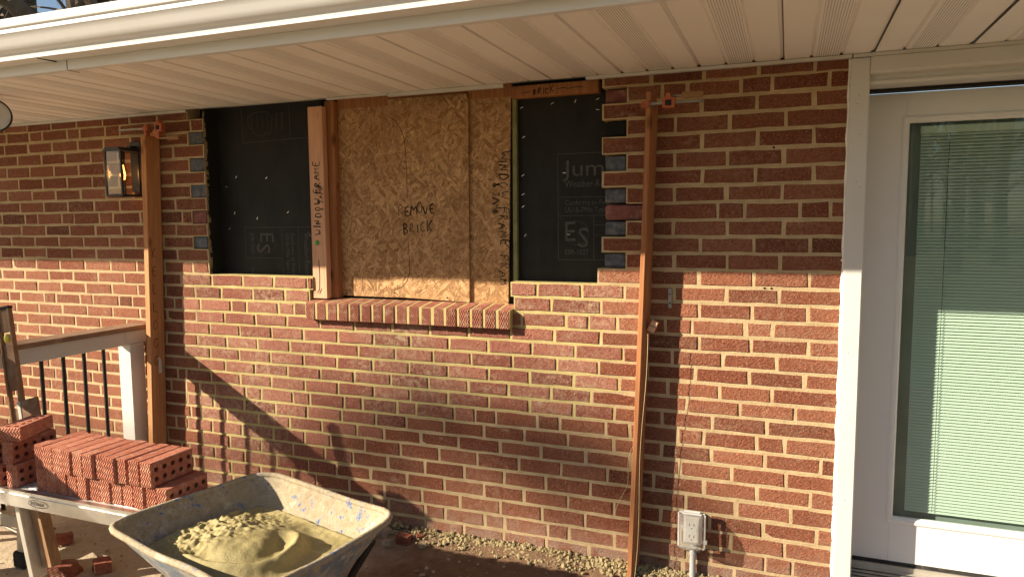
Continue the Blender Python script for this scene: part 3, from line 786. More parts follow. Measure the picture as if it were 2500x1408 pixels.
while z < GZ1-.045:
    a = rad(52); w = .0066
    dy, dz = math.cos(a)*w, math.sin(a)*w
    vs = [(GX0+.043, .178-dy, z-dz), (GX1-.03, .178-dy, z-dz), (GX1-.03, .1772, z+.0006), (GX0+.043, .1772, z+.0006), (GX1-.03, .178+dy, z+dz), (GX0+.043, .178+dy, z+dz)]
    bl.add(vs, [(0, 1, 2, 3), (3, 2, 4, 5)]); z += .0123
part('blind_slats', bl, M['slat'], door, kind='stuff')
part('blind_headrail', MB().bbox(GX0+.04, GX1-.03, .166, .19, GZ1-.04, GZ1-.012, .002), M['slat'], door)
part('blind_cord', MB().tube([(.555, .168, GZ1-.04), (.556, .168, GZ0+.03)], .0009, 5), M['sash_dark'], door)
part('blind_cord', MB().tube([(.94, .168, GZ1-.04), (.941, .168, GZ0+.03)], .0009, 5), M['sash_dark'], door)
part('door_back', MB().box(.27, 1.21, .196, .20, .12, 1.96), M['dark_room'], door)
th = MB().prof_x([(.02, -.02), (.02, .055), (.035, .068), (.10, .078), (.145, .085), (.145, .104), (.20, .104), (.20, -.02)], .2625, 1.2195)
part('threshold', th, M['alu_leg'], door)
for k in range(4): part('threshold_groove', MB().box(.263, 1.219, .045+k*.022, .049+k*.022, .0705+k*.0042, .0735+k*.0042), M['slot'], door)
part('door_sweep', MB().box(.272, 1.208, .150, .188, .105, .121), M['rubber'], door)
# frayed foam and caulk between the casing and the brick
mb = MB(); z = -.02; rr = random.Random(5)
while z < 2.06:
    h = rr.uniform(.004, .02); w = rr.uniform(.001, .011)*(.5+.9*abs(noise.noise((0, 0, z*4))))*(1.5 if z < 1.5 else .9)
    m4 = Matrix.Translation((.197, rr.uniform(-.012, -.004), z)) @ Matrix.Rotation(rr.uniform(-.5, .3), 4, 'Y')
    mb.add([m4 @ Vector(v) for v in ((.002, -.004, -h*.6), (.002, -.004, h*.6), (-w, 0, h*.25), (-w*.8, .004, -h*.2), (.002, .012, -h*.6), (.002, .012, h*.6))], [(0, 1, 2, 3), (4, 5, 2, 3), (0, 4, 3), (1, 5, 2)])
    z += h*.75
part('caulk_bead', mb, M['caulk'], house, kind='stuff')
part('caulk_bead', MB().tube([(.194+.0015*math.sin(i*1.7), -.003, -.02+i*.05) for i in range(43)], [.004+.0015*math.sin(i*2.3) for i in range(43)], 6), M['caulk'], house)

# small anchors and holes in the brickwork
for x, z in ((-.06, ZJ[4]-.0), (-.527, ZJ[4]), (-.08, ZJ[12]-.0), (-.055, ZJ[12])):
    part('anchor_hole', MB().lathe([(.0045, 0), (.0045, -.004), (.0, -.004)], (x, .0048, z), 'y', 10), M['void'], house)
mt = MB().box(-.452, -.438, -.004, .004, 1.125, 1.205); part('wall_tie', mt, M['steel'], house)
for z in (1.145, 1.182): part('anchor_hole', MB().lathe([(.003, 0), (.003, -.002), (0, -.002)], (-.445, -.004, z), 'y', 8), M['void'], house)

# ================================================================== strand boards over the window
def sheet(x0, x1, y0, y1, z0, z1, label, notch=None, group='strand boards over the window'):
    if notch:
        b = MB().prism(notch, y0, y1)
    else: b = MB().bbox(x0, x1, y0, y1, z0, z1, .0015)
    t_ = thing('strand_board', label, 'board', ((x0+x1)/2, y0, z0), group); part('sheet', b, M['osb'], t_); return t_
b1 = sheet(-2.128, -1.185, .088, .099, 1.105, 2.045, 'large strand board sheet behind, beside the pencilled centre board')
bm_ = b1.children[0]
# its outline: short left half, tall right half
for o in list(b1.children): bpy.data.objects.remove(o)
part('sheet', MB().prism([(-2.148, 1.118), (-1.78, 1.116), (-1.60, 1.112), (-1.195, 1.088), (-1.174, 2.066), (-1.79, 2.066), (-1.79, 2.046), (-2.138, 2.058)], .0865, .098), M['osb'], b1)
t = MB(); hand(t, 'WINDOW', .046, -1.232, 1.80, .0862, -math.pi/2-.02, .0055, .86); hand(t, '& JAMB', .034, -1.268, 1.66, .0862, -math.pi/2, .005, .8); hand(t, 'FRAME', .046, -1.235, 1.55, .0862, -math.pi/2-.02, .005, .8)
hand(t, 'FRAM', .046, -1.238, 1.33, .0862, -math.pi/2, .004, .8)
part('handwriting', t, M['ink'], b1, kind='stuff')
b2 = thing('strand_board', 'narrow strand board in front at the centre, pencilled REMOVE BRICK', 'board', (-1.585, .072, 1.112), 'strand boards over the window')
part('sheet', MB().prism([(-1.808, 1.122), (-1.385, 1.108), (-1.379, 2.040), (-1.392, 2.067), (-1.802, 2.067)], .0725, .0855), M['osb'], b2)
t = MB(); hand(t, 'REMOVE', .046, -1.755, 1.515, .0722, .04, .0058, .74); hand(t, 'BRICK', .046, -1.732, 1.43, .0722, .03, .0058, .80)
line(t, [(-1.80, 1.99), (-1.76, 1.965), (-1.735, 1.93), (-1.715, 1.88), (-1.708, 1.80), (-1.705, 1.70), (-1.705, 1.60)], .003, .0722)
line(t, [(-1.705, 1.385), (-1.70, 1.30), (-1.70, 1.24), (-1.715, 1.20), (-1.745, 1.17), (-1.79, 1.155)], .003, .0722)
part('pencil_marking', t, M['pencil'], b2, kind='stuff')
for x, z in ((-1.785, 1.14), (-1.50, 1.125), (-1.41, 2.03)):
    part('nail', MB().lathe([(.004, 0), (.004, -.0015), (0, -.002)], (x, .0725, z), 'y', 8), M['void'], b2)

# ================================================================== corner poles with clamps and line
def pole(label, x_top, x_bot, z0, z1, w, d, y1, rot, mat, cut):
    """timber on edge against the wall; x is its right side at top / bottom"""
    t_ = thing('corner_pole', label, 'pole', (x_bot, y1-d/2, z0), 'corner poles clamped against the wall')
    b = MB(); n = 10; R = rotz(rot); vs = []
    zz = [z0+(z1-z0)*i/n for i in range(n+1)]
    for i, z in enumerate(zz):
        k = (z-z0)/(z1-z0); xr = x_bot+(x_top-x_bot)*k; bow = .004*math.sin(k*math.pi)
        c_ = .003
        for px, py in ((-w+c_, -d), (-c_, -d), (0, -d+c_), (0, -c_), (-c_, 0), (-w+c_, 0), (-w, -c_), (-w, -d+c_)):
            q = R @ Vector((px, py, 0)); zc = z
            if i == n and cut: zc = z+cut*(py+d)/d
            vs.append((xr+q.x+bow, y1+q.y, zc))
    fs = [(i*8+j, i*8+(j+1) % 8, (i+1)*8+(j+1) % 8, (i+1)*8+j) for i in range(n) for j in range(8)]+[tuple(range(8)), tuple(range(n*8, n*8+8))]
    p = part('timber', b.add(vs, fs), mat, t_)
    return t_
pL = pole('thick pine pole lettered down its side, beside the wall lantern', -3.168, -3.245, -.02, 1.945, .038, .089, -.006, -.06, M['pole_wood'], .02)
pR = pole('slim reddish pole right of the boarded window', -.500, -.562, -.03, 1.985, .022, .089, -.008, -.15, M['pine_dark'], -.035)
t = MB()
# letters stacked down the long side of the thick pole (its right side)
for i, ch in enumerate('KELLOGG'):
    tmp = MB(); hand(tmp, ch, .052, 0, 0, 0, 0, .0035, .85, .03)
    z = 1.305-i*.098
    for v in tmp.v:
        k = (z+v.z+.02)/1.965; xr = -3.245+.077*k+.004*math.sin(k*math.pi)
        py = -.072+v.x*.95; q = rotz(-.06) @ Vector((0.0008, py, 0))
        t.v.append(Vector((xr+q.x, -.006+q.y, z+v.z)))
    o0 = len(t.v)-len(tmp.v); t.f += [tuple(a+o0 for a in f) for f in tmp.f]; t.mi += tmp.mi
part('handwriting', t, M['pencil'], pL, kind='stuff')
tag_ = MB(); zt_ = .71
k = (zt_+.02)/1.965; xr = -3.245+.077*k
tag_.box(xr-.0015, xr+.0032, -.050, -.032, zt_-.045, zt_+.045); part('price_tag', tag_, M['trim'], pL)

def clamp(label, x, z, flip, y=-.10):
    t_ = thing('bar_clamp', label, 'clamp', (x, y, z), 'bar clamps at the top of the poles'); s = flip
    part('bar', MB().bbox(x-.005 if s > 0 else x-.21, x+.215 if s > 0 else x+.005, y-.004, y+.004, z-.005, z+.005, .001), M['steel'], t_)
    part('fixed_jaw', MB().prism([(x-.022, z-.012), (x+.010, z-.012), (x+.010, z+.014), (x-.002, z+.016), (x-.022, z+.008)], y-.012, y+.05), M['clamp_red'], t_)
    xj = x+.085
    part('sliding_jaw', MB().prism([(xj-.022, z-.020), (xj+.022, z-.020), (xj+.026, z+.016), (xj+.010, z+.022), (xj+.006, z+.036), (xj-.008, z+.036), (xj-.012, z+.022), (xj-.024, z+.016)], y-.014, y+.014), M['clamp_red'], t_)
    part('window', MB().box(xj-.012, xj+.012, y-.0155, y-.0138, z-.012, z+.010), M['sash_dark'], t_)
    hx = xj+.045
    part('handle', MB().lathe([(.004, 0), (.011, .006), (.013, .02), (.011, .05), (.013, .075), (.009, .085), (.0, .086)], (hx, y, z+(.026 if s > 0 else -.055)), 'x', 12), M['clamp_wood'], t_)
    part('screw', MB().tube([(xj, y, z+(.026 if s > 0 else -.055)), (hx+.004, y, z+(.026 if s > 0 else -.055))], .004, 8), M['steel'], t_)
    part('pad', MB().bbox(x+.012, x+.022, y+.012, y+.045, z-.014, z+.014, .002), M['steel'], t_)
    return t_
clamp('rusty bar clamp at the top of the slim pole', -.530, 1.936, 1)
cl = clamp('orange bar clamp at the top of the lettered pole', -3.165, 1.985, -1, -.085)
# upright jaw of the orange clamp, and the wedge under it
part('jaw_post', MB().bbox(-3.098, -3.072, -.10, -.07, 1.93, 2.005, .002).bbox(-3.176, -3.162, -.10, -.07, 1.945, 2.005, .002), M['clamp_red'], cl)
single('timber_wedge', MB().prism([(-3.162, 1.945), (-3.10, 1.945), (-3.104, 1.965), (-3.12, 1.985), (-3.132, 1.983)], -.075, -.03), M['pole_wood'], 'small split timber wedge under the orange clamp on the lettered pole', 'wedge', (-3.13, -.05, 1.945))
lb = thing('line_block', 'small wooden line block hooked on the slim pole', 'line block', (-.505, -.055, 1.055))
m4 = Matrix.Translation((-.505, -.050, 1.055)) @ Matrix.Rotation(.45, 4, 'Y')
part('block', MB().bbox(-.014, .016, -.012, .012, -.026, .022, .003, m4), M['pine'], lb)
part('slot', MB().box(-.0145, .0165, -.0125, -.0115, -.002, .001, 0, m4), M['slot'], lb)
single('mason_line', MB().tube([(-.517+.005*math.sin(z*9)-.045*(1-z), -.102+.006*math.sin(z*5), z*1.05-.02) for z in [1-i/30 for i in range(31)]]+[(-.585, -.10, -.028), (-.63, -.10, -.03)], .0011, 5), M['string'], 'yellow mason line dangling from the line block beside the slim pole', 'string', (-.52, -.09, -.02))
single('mason_line', MB().tube([(-.545-.11*(i/24)**2-.01*math.sin(i*.9), -.045+.004*math.sin(i), 1.0-i*.0325) for i in range(25)], .0009, 5), M['string'], 'loose pale line hanging slack on the brick left of the slim pole', 'string', (-.55, -.045, .2))

# ================================================================== wall lantern
LX0, LX1, LZ0, LZ1, LY0, LY1 = -3.398, -3.275, 1.632, 1.873, -.165, -.045
la = thing('wall_lantern', 'black box lantern with a glowing bulb on the brick wall', 'lantern', (-3.33, 0, 1.63))
part('backplate', MB().bbox(-3.375, -3.295, -.022, -.003, 1.66, 1.93, .003), M['black_metal'], la)
part('roof', MB().prism([(LX0-.004, LZ1-.004), (LX1+.004, LZ1-.004), (LX1-.016, LZ1+.016), (LX0+.016, LZ1+.016)], LY0-.004, LY1+.004), M['black_metal'], la)
part('arm', MB().bbox(-3.35, -3.318, LY1-.02, -.02, LZ1+.010, LZ1+.032, .003), M['black_metal'], la)
b = MB(); w = .011
for x in (LX0, LX1-w):
    for y in (LY0, LY1-w): b.bbox(x, x+w, y, y+w, LZ0+.0105, LZ1-.0045, .001)
part('frame', b, M['black_metal'], la)
b = MB(); b.bbox(LX0, LX1, LY0, LY0+w, LZ0, LZ0+w-.001, .001).bbox(LX0, LX1, LY1-w, LY1, LZ0, LZ0+w-.001, .001).bbox(LX0, LX0+w, LY0+w, LY1-w, LZ0, LZ0+w-.001, .001).bbox(LX1-w, LX1, LY0+w, LY1-w, LZ0, LZ0+w-.001, .001)
part('base_frame', b, M['black_metal'], la)
for q in ((LX0+.004, LX0+.006, LY0+w, LY1-w), (LX1-.006, LX1-.004, LY0+w, LY1-w)): part('pane', MB().box(q[0], q[1], q[2], q[3], LZ0+.012, LZ1-.006), M['lamp_glass'], la)
part('pane', MB().box(LX0+w, LX1-w, LY0+.004, LY0+.006, LZ0+.012, LZ1-.006), M['lamp_glass'], la)
cx, cy = (LX0+LX1)/2, (LY0+LY1)/2
part('socket', MB().lathe([(.012, 0), (.014, -.008), (.014, -.04), (.010, -.046)], (cx, cy, LZ1-.004), 'z', 14), M['black_metal'], la)
bu = part('bulb', MB().lathe([(.010, 1.822), (.013, 1.81), (.022, 1.785), (.029, 1.76), (.030, 1.745), (.024, 1.722), (.012, 1.708), (.001, 1.705)], (cx, cy, 0), 'z', 18), M['bulb_glass'], la, smooth=True)
fil = MB()
for k in range(5):
    a = k*1.2566; fil.tube([(cx+.004*math.cos(a), cy+.004*math.sin(a), 1.80), (cx+.013*math.cos(a), cy+.013*math.sin(a), 1.745), (cx+.008*math.cos(a), cy+.008*math.sin(a), 1.722)], .0022, 5)
part('filament', fil, M['bulb'], bu)
pd = bpy.data.lights.new('bulb_light', 'POINT'); pd.energy = .25; pd.color = (1, .58, .25); pd.shadow_soft_size = .02
po = bpy.data.objects.new('bulb_light', pd); COL.objects.link(po); po.location = (cx, cy, 1.755)
# round dial at the left end of the soffit
dl = thing('round_dial', 'grey round dial with a dark rim hanging at the far end of the soffit', 'dial', (-3.425, -.70, 1.91))
DC = Vector((-3.425, -.70, 1.984)); DM = Matrix.Translation(DC) @ rotz(.85)
def turned(mb): mb.v = [DM @ v for v in mb.v]; return mb
part('face', turned(MB().lathe([(.068, 0), (.068, -.012), (0, -.013)], (0, 0, 0), 'y', 28)), M['dial'], dl)
part('rim', turned(MB().lathe([(.067, .012), (.073, .012), (.075, -.014), (.072, -.018), (.0685, -.0135)], (0, 0, 0), 'y', 28, 0, False)), M['black_metal'], dl)
part('bracket', MB().tube([(-3.44, -.685, 2.05), (-3.44, -.685, 2.0795)], .012, 10), M['black_metal'], dl)

# ================================================================== weatherproof outlet
ob = thing('outlet_box', 'clear covered outdoor outlet on grey conduit low on the brick wall', 'outlet', (-.335, 0, .02))
part('back_box', MB().bbox(-.375, -.297, -.045, -.001, .150, .280, .006), M['box_pvc'], ob)
part('receptacle', MB().bbox(-.366, -.306, -.053, -.0445, .160, .270, .004), M['trim'], ob)
for z in (.19, .238):
    for x in (-.346, -.328): part('slot', MB().box(x-.0018, x+.0018, -.0542, -.0528, z-.006, z+.006), M['slot'], ob)
    part('slot', MB().box(-.340, -.334, -.0542, -.0528, z-.017, z-.012), M['slot'], ob)
def bubble():
    bm = bmesh.new(); n = 12
    rings = []
    for d, ins in ((-.046, 0), (-.075, .002), (-.110, .012), (-.123, .022)):
        ring = []
        x0, x1, z0, z1 = -.388+ins, -.286-ins, .142+ins*1.1, .286-ins*1.6
        rc = .016
        for cxx, czz, a0 in ((x1-rc, z1-rc, 0), (x0+rc, z1-rc, 90), (x0+rc, z0+rc, 180), (x1-rc, z0+rc, 270)):
            for k in range(5):
                a = rad(a0+k*22.5); ring.append(bm.verts.new((cxx+rc*math.cos(a), d, czz+rc*math.sin(a))))
        rings.append(ring)
    for p, q in zip(rings, rings[1:]):
        for i in range(20): bm.faces.new((p[i], p[(i+1) % 20], q[(i+1) % 20], q[i]))
    bm.faces.new(rings[-1]); m_ = MB(); m_.bm(bm); return m_
part('cover', bubble(), M['clear_plastic'], ob, smooth='auto')
part('cover_rim', MB().prof_x([(-.046, .284), (-.060, .284), (-.060, .292), (-.046, .292)], -.374, -.298), M['box_pvc'], ob)
b = MB(); fr = [(-.390, .140), (-.284, .140), (-.284, .288), (-.390, .288)]
for (a0, c0), (a1, c1) in zip(fr, fr[1:]+fr[:1]):
    b.bbox(min(a0, a1)-.003, max(a0, a1)+.003, -.054, -.043, min(c0, c1)-.003, max(c0, c1)+.003, .001)
part('cover_flange', b, M['box_pvc'], ob)
part('hinge', MB().tube([(-.368, -.056, .2945), (-.304, -.056, .2945)], .006, 8), M['box_pvc'], ob)
part('latch', MB().bbox(-.281, -.274, -.06, -.045, .165, .18, .001), M['box_pvc'], ob)
part('label_strip', MB().box(-.364, -.312, -.0465, -.0455, .272, .280), M['trim'], ob)
part('conduit', MB().tube([(-.334, -.024, .152), (-.334, -.024, -.06)], .0125, 14), M['grey_pvc'], ob, smooth='auto')
part('conduit_strap', MB().tube([(-.334, -.024, .101), (-.334, -.024, .112)], .0145, 14).bbox(-.362, -.306, -.006, -.002, .100, .113, .001), M['grey_pvc'], ob)
for x in (-.358, -.310): part('screw', MB().lathe([(.005, 0), (.005, -.003), (0, -.004)], (x, -.006, .1065), 'y', 10), M['steel'], ob)

# ================================================================== porch railing square to the wall
ra = thing('porch_railing', 'white porch railing with black balusters standing square to the brick wall', 'railing', (-3.375, -.08, -.02))
RX0, RX1 = -3.425, -3.333
part('post', MB().bbox(RX0, RX1, -.124, -.034, -.03, .829, .003), M['trim'], ra)
part('top_rail', MB().bbox(RX0+.001, RX1-.001, -2.5, -.010, .830, .905, .003), M['trim'], ra)
part('cap_board', MB().bbox(RX0-.02, RX1+.018, -2.5, -.004, .906, .930, .004), M['cap_board'], ra)
part('bottom_rail', MB().bbox(RX0+.012, RX1-.004, -2.5, -.126, .105, .165, .003), M['trim'], ra)
part('post', MB().bbox(RX0-.006, RX1+.006, -1.20, -1.09, -.03, 1.02, .003), M['trim'], ra)
part('post_cap', MB().bbox(RX0-.018, RX1+.018, -1.212, -1.078, 1.021, 1.045, .006), M['trim'], ra)
part('post', MB().bbox(RX0-.006, RX1+.006, -2.60, -2.50, -.05, 1.02, .003), M['trim'], ra)
part('bracket', MB().box(RX1-.002, RX1+.0015, -.150, -.128, .832, .903), M['trim'], ra)
y = -.257
while y > -2.45:
    if not (-1.215 < y < -1.075):
        part('baluster', MB().tube([(-3.372, y, .1655), (-3.372, y, .8295)], .0095, 10), M['baluster'], ra, smooth='auto')
    y -= .1125

# ================================================================== plank on its trestle
PX0, PX1, PY0, PY1, PZ0, PZ1 = -4.6, -2.05, -1.135, -.83, .385, .45
pk = thing('scaffold_plank', 'silver aluminium scaffold plank carrying the brick stack', 'plank', (-3.3, -.98, PZ0))
part('side_rail', MB().prof_x([(PY0, PZ0), (PY0+.02, PZ0), (PY0+.02, PZ0+.004), (PY0+.005, PZ0+.006), (PY0+.005, PZ1-.008), (PY0+.02, PZ1-.005), (PY0+.02, PZ1), (PY0, PZ1), (PY0, PZ1-.014), (PY0-.004, PZ1-.016), (PY0-.004, PZ0+.018), (PY0, PZ0+.016)], PX0, PX1), M['alu'], pk)
part('side_rail', MB().prof_x([(PY1, PZ0), (PY1-.02, PZ0), (PY1-.02, PZ0+.004), (PY1-.005, PZ0+.006), (PY1-.005, PZ1-.008), (PY1-.02, PZ1-.005), (PY1-.02, PZ1), (PY1, PZ1)], PX0, PX1), M['alu'], pk)
dk = []
for k in range(13):
    a = PY0+.022+k*.0201; dk += [(a, PZ1-.002), (a+.013, PZ1-.002), (a+.015, PZ1-.006), (a+.018, PZ1-.006)]
part('deck', MB().prof_x(dk+[(PY1-.022, PZ1-.012), (PY0+.022, PZ1-.012)], PX0, PX1-.01), M['alu_dirty'], pk)
t = MB(); yy = PY0-.0045
line(t, [(-2.66+.055*math.cos(a*.2), .414+.014*math.sin(a*.2)) for a in range(33)], .002, yy); printed(t, 'WERNER', .02, -2.703, .407, yy, 0, .95)
part('logo', t, M['ink'], pk, kind='stuff')
tr = thing('trestle', 'aluminium and wood trestle under the scaffold plank', 'trestle', (-3.0, -.95, 0))
def leg(p, q, w, d, mat, nm='leg'):
    p, q = Vector(p), Vector(q); z = (q-p).normalized(); x = Vector((1, 0, 0)); x = (x-z*x.dot(z)).normalized(); yv = z.cross(x)
    m4 = Matrix(((x.x, yv.x, z.x, p.x), (x.y, yv.y, z.y, p.y), (x.z, yv.z, z.z, p.z), (0, 0, 0, 1)))
    return part(nm, MB().bbox(-w/2, w/2, -d/2, d/2, 0, (q-p).length, .003, m4), mat, tr)
leg((-3.135, -.90, .035), (-3.06, -.935, .384), .040, .028, M['alu_leg'])
part('foot', MB().bbox(-3.172, -3.105, -.925, -.875, -.03, .045, .008), M['rubber'], tr)
leg((-2.915, -.985, -.0), (-2.995, -.985, .384), .030, .06, M['alu_leg'])
leg((-2.868, -.955, .045), (-2.95, -.955, .384), .055, .045, M['trestle_wood'], 'brace')
leg((-3.95, -.90, -.03), (-3.9, -.935, .384), .040, .028, M['alu_leg'])
leg((-3.98, -1.06, -.03), (-3.92, -1.02, .384), .040, .028, M['alu_leg'])
part('stretcher', MB().bbox(-3.95, -3.10, -.93, -.905, .16, .215, .003), M['alu_leg'], tr)
part('brace_rod', MB().tube([(-3.55, -.90, .20), (-3.11, -.885, .10)], .006, 8), M['steel'], tr)

# ---- cored bricks, stacked on edge
BL, BH, BT = .194, .090, .0555
def cored_brick(name, mat):
    """long axis y, height z, bed faces at +-x, two rows of five round cores"""
    bm = bmesh.new(); h = BT/2; rows_, cols = 2, 5
    my, mz = BL/2-.004, BH/2-.004
    def P(s, y_, z_): return bm.verts.new((s*h, y_, z_))
    for s in (-1, 1):
        y0 = -my; dy = 2*my/cols; z0 = -mz; dz = 2*mz/rows_
        for i in range(cols):
            for j in range(rows_):
                cy_, cz_ = y0+dy*(i+.5), z0+dz*(j+.5); hy, hz = dy/2, dz/2
                out = [(cy_+a*hy, cz_+b_*hz) for a, b_ in ((1, 0), (1, 1), (0, 1), (-1, 1), (-1, 0), (-1, -1), (0, -1), (1, -1))]
                ov = [P(s, a, b_) for a, b_ in out]
                hv = [P(s, cy_+0.0098*math.cos(k*math.pi/4), cz_*.86+.0098*math.sin(k*math.pi/4)) for k in range(8)]
                iv = [bm.verts.new((s*(h-.024), v.co.y, v.co.z)) for v in hv]
                for k in range(8):
                    k2 = (k+1) % 8
                    bm.faces.new((ov[k], ov[k2], hv[k2], hv[k])); bm.faces.new((hv[k], hv[k2], iv[k2], iv[k]))
                bm.faces.new(iv)
    bmesh.ops.remove_doubles(bm, verts=bm.verts, dist=1e-5)
    # rim: chamfer ring to the four faces
    r4 = [(-my, -mz), (my, -mz), (my, mz), (-my, mz)]; e4 = [(-BL/2, -BH/2), (BL/2, -BH/2), (BL/2, BH/2), (-BL/2, BH/2)]
    R = {}
    for s in (-1, 1):
        R[s] = [bm.verts.new((s*h, *q)) for q in r4]; R[s, 'o'] = [bm.verts.new((s*(h-.004), *q)) for q in e4]
        for i in range(4): bm.faces.new((R[s][i], R[s][(i+1) % 4], R[s, 'o'][(i+1) % 4], R[s, 'o'][i]))
    for i in range(4): bm.faces.new((R[-1, 'o'][i], R[-1, 'o'][(i+1) % 4], R[1, 'o'][(i+1) % 4], R[1, 'o'][i]))
    mb = MB(); mb.bm(bm); return mb.mesh(name, mat)
CB = cored_brick('cored_brick', M['loose_brick'])
ORD = ['first', 'second', 'third', 'fourth', 'fifth', 'sixth', 'seventh', 'eighth', 'ninth', 'tenth', 'eleventh', 'twelfth', 'thirteenth']
def loose(loc, rot, label, group):
    o = bpy.data.objects.new('loose_brick', CB); COL.objects.link(o); o.location = loc; o.rotation_euler = rot
    o['label'] = label; o['category'] = 'brick'; o['group'] = group; return o
rr = random.Random(21); GS = 'cored bricks stacked on the plank'
x = -2.035-BT/2
for i in range(12):
    loose((x, -1.005+rr.uniform(-.006, .004), PZ1+BH/2), (0, rr.uniform(-.006, .006), rr.uniform(-.04, .04)), ORD[i]+' brick from the wheelbarrow end in the lower row of the plank stack', GS)
    x -= BT+rr.choice((.0008, .001, .0015, .006 if i % 4 == 2 else .001))
x = -2.098-BT/2
for i in range(11):
    loose((x, -1.010+rr.uniform(-.013, .010), PZ1+BH*1.5+.001), (0, rr.uniform(-.02, .02), rr.uniform(-.05, .05)), ORD[i]+' brick from the wheelbarrow end in the upper row of the plank stack', GS)
    x -= BT+rr.choice((.0008, .001, .0015, .005 if i % 4 == 1 else .001))
GP = 'bricks in the small pile behind the stack'
PB = [((-2.845, -1.02, PZ1+BH/2), (0, 0, .08), 'lowest brick on edge in the small pile at the far end of the plank'),
      ((-2.912, -1.03, PZ1+BH/2), (0, 0, -.06), 'second brick on edge at the bottom of the small pile on the plank'),
      ((-2.985, -1.02, PZ1+BH/2), (0, 0, .1), 'third brick on edge at the bottom of the small pile on the plank'),
      ((-2.86, -1.02, PZ1+BH*1.5+.001), (0, 0, .04), 'upper brick on edge in the small pile on the plank'),
      ((-2.93, -1.03, PZ1+BH*1.5+.001), (0, 0, -.08), 'second upper brick on edge in the small pile on the plank'),
      ((-2.875, -1.02, PZ1+BH*2+BT/2+.003), (0, math.pi/2, .35), 'brick lying flat on top of the small pile, its cores facing up')]
for p in PB: loose(p[0], p[1], p[2], GP)

# ---- spirit level and wooden float leaning behind the pile
lv = thing('spirit_level', 'long wooden spirit level with a yellow vial leaning on the porch railing', 'level', (-3.20, -.80, .45))
def frame4(p, q, ydir):
    p, q = Vector(p), Vector(q); z = (q-p).normalized(); y_ = Vector(ydir); y_ = (y_-z*y_.dot(z)).normalized(); x_ = y_.cross(z)
    return Matrix(((x_.x, y_.x, z.x, p.x), (x_.y, y_.y, z.y, p.y), (x_.z, y_.z, z.z, p.z), (0, 0, 0, 1))), (q-p).length
m4, Ln = frame4((-3.145, -.855, .452), (-3.292, -.805, 1.105), (-.35, 1, 0))
def lvpart(nm, *a, mat=M['level_wood'], b=.002): return part(nm, MB().bbox(*a, b, m4), mat, lv)
lvpart('web', -.022, .022, -.006, .006, 0, .22); lvpart('web', -.022, .022, -.006, .006, .30, .51); lvpart('web', -.022, .022, -.006, .006, .565, Ln)
lvpart('flange', -.032, -.0225, -.013, .013, 0, Ln); lvpart('flange', .0225, .032, -.013, .013, 0, Ln)
lvpart('end_cap', -.034, .034, -.015, .015, Ln+.0005, Ln+.012, mat=M['rubber'])
part('vial', MB().lathe([(.0, -.021), (.010, -.018), (.013, -.006), (.013, .006), (.010, .018), (0, .021)], m4 @ Vector((0, -.002, .538)), 'z', 14), M['vial'], lv, smooth=True)
fl = thing('plasterers_float', 'short grey wooden float leaning against the level behind the bricks', 'float', (-3.10, -.84, .45))
m5, L5 = frame4((-3.035, -.865, .452), (-3.125, -.83, .715), (-.35, 1, 0))
part('blade', MB().bbox(-.040, .040, -.006, .006, 0, L5, .002, m5), M['level_wood'], fl)
part('edge_strip', MB().bbox(-.058, -.041, -.008, .008, 0, L5, .002, m5), M['alu_leg'], fl)

# ================================================================== wheelbarrow with mortar
wb = thing('wheelbarrow', 'wheelbarrow with a battered blue tray crusted in mortar', 'wheelbarrow', (-1.62, -1.16, 0))
Q = [Vector((-2.075, -1.335)), Vector((-1.300, -1.545)), Vector((-1.175, -.945)), Vector((-1.90, -.755))]   # L, N, R, B
cen = sum(Q, Vector((0, 0)))/4
def ring(ins, rc, k=6):
    """inset quadrilateral with round corners"""
    out = []; n = 4
    P_ = []
    for i in range(4):
        a, b_, c_ = Q[i-1], Q[i], Q[(i+1) % 4]
        d1 = (b_-a).normalized(); d2 = (c_-b_).normalized(); n1 = Vector((-d1.y, d1.x)); n2 = Vector((-d2.y, d2.x))
        P_.append(b_+(n1+n2)*(ins/(1+n1.dot(n2))))
    for i in range(4):
        a, b_, c_ = P_[i-1], P_[i], P_[(i+1) % 4]; d1 = (a-b_).normalized(); d2 = (c_-b_).normalized()
        p0, p1 = b_+d1*rc, b_+d2*rc
        for j in range(k+1):
            t_ = j/k; out.append(p0*(1-t_)**2+b_*2*t_*(1-t_)+p1*t_*t_)
        for j in range(1, 10):
            e0, e1 = p1, P_[(i+1) % 4]+(b_-P_[(i+1) % 4]).normalized()*rc
            out.append(e0+(e1-e0)*j/10)
    return out
RZ = .50
def rimz(p): return RZ+.018*noise.noise((p.x*3, p.y*3, 0))+.022*(max(0, (p-cen).length-.40))
prof_in = [(0.0, .0), (.008, -.012), (.030, -.045), (.066, -.10), (.125, -.18), (.185, -.25), (.23, -.265)]
def shell(prof, off):
    vs, fs = [], []; n = None
    for ins, dz in prof:
        rg = ring(ins+off, .13)
        n = len(rg)
        for p in rg:
            vs.append((p.x, p.y, rimz(p)+dz+(.004*noise.noise((p.x*14, p.y*14, dz*20)) if dz < -.02 else 0)))
    for i in range(len(prof)-1):
        for j in range(n): fs.append((i*n+j, i*n+(j+1) % n, (i+1)*n+(j+1) % n, (i+1)*n+j))
    fs.append(tuple((len(prof)-1)*n+j for j in range(n))); return vs, fs
v_, f_ = shell(prof_in, 0)
part('tray', MB().add(v_, f_), M['tray'], wb, smooth='auto', label='tray crusted with dried mortar, blue paint showing')
v_, f_ = shell([(-.004, .0), (.004, -.015), (.026, -.049), (.062, -.104), (.121, -.185), (.181, -.256), (.23, -.272)], -.0)
part('tray_underside', MB().add(v_, f_), M['tray_out'], wb, smooth='auto')
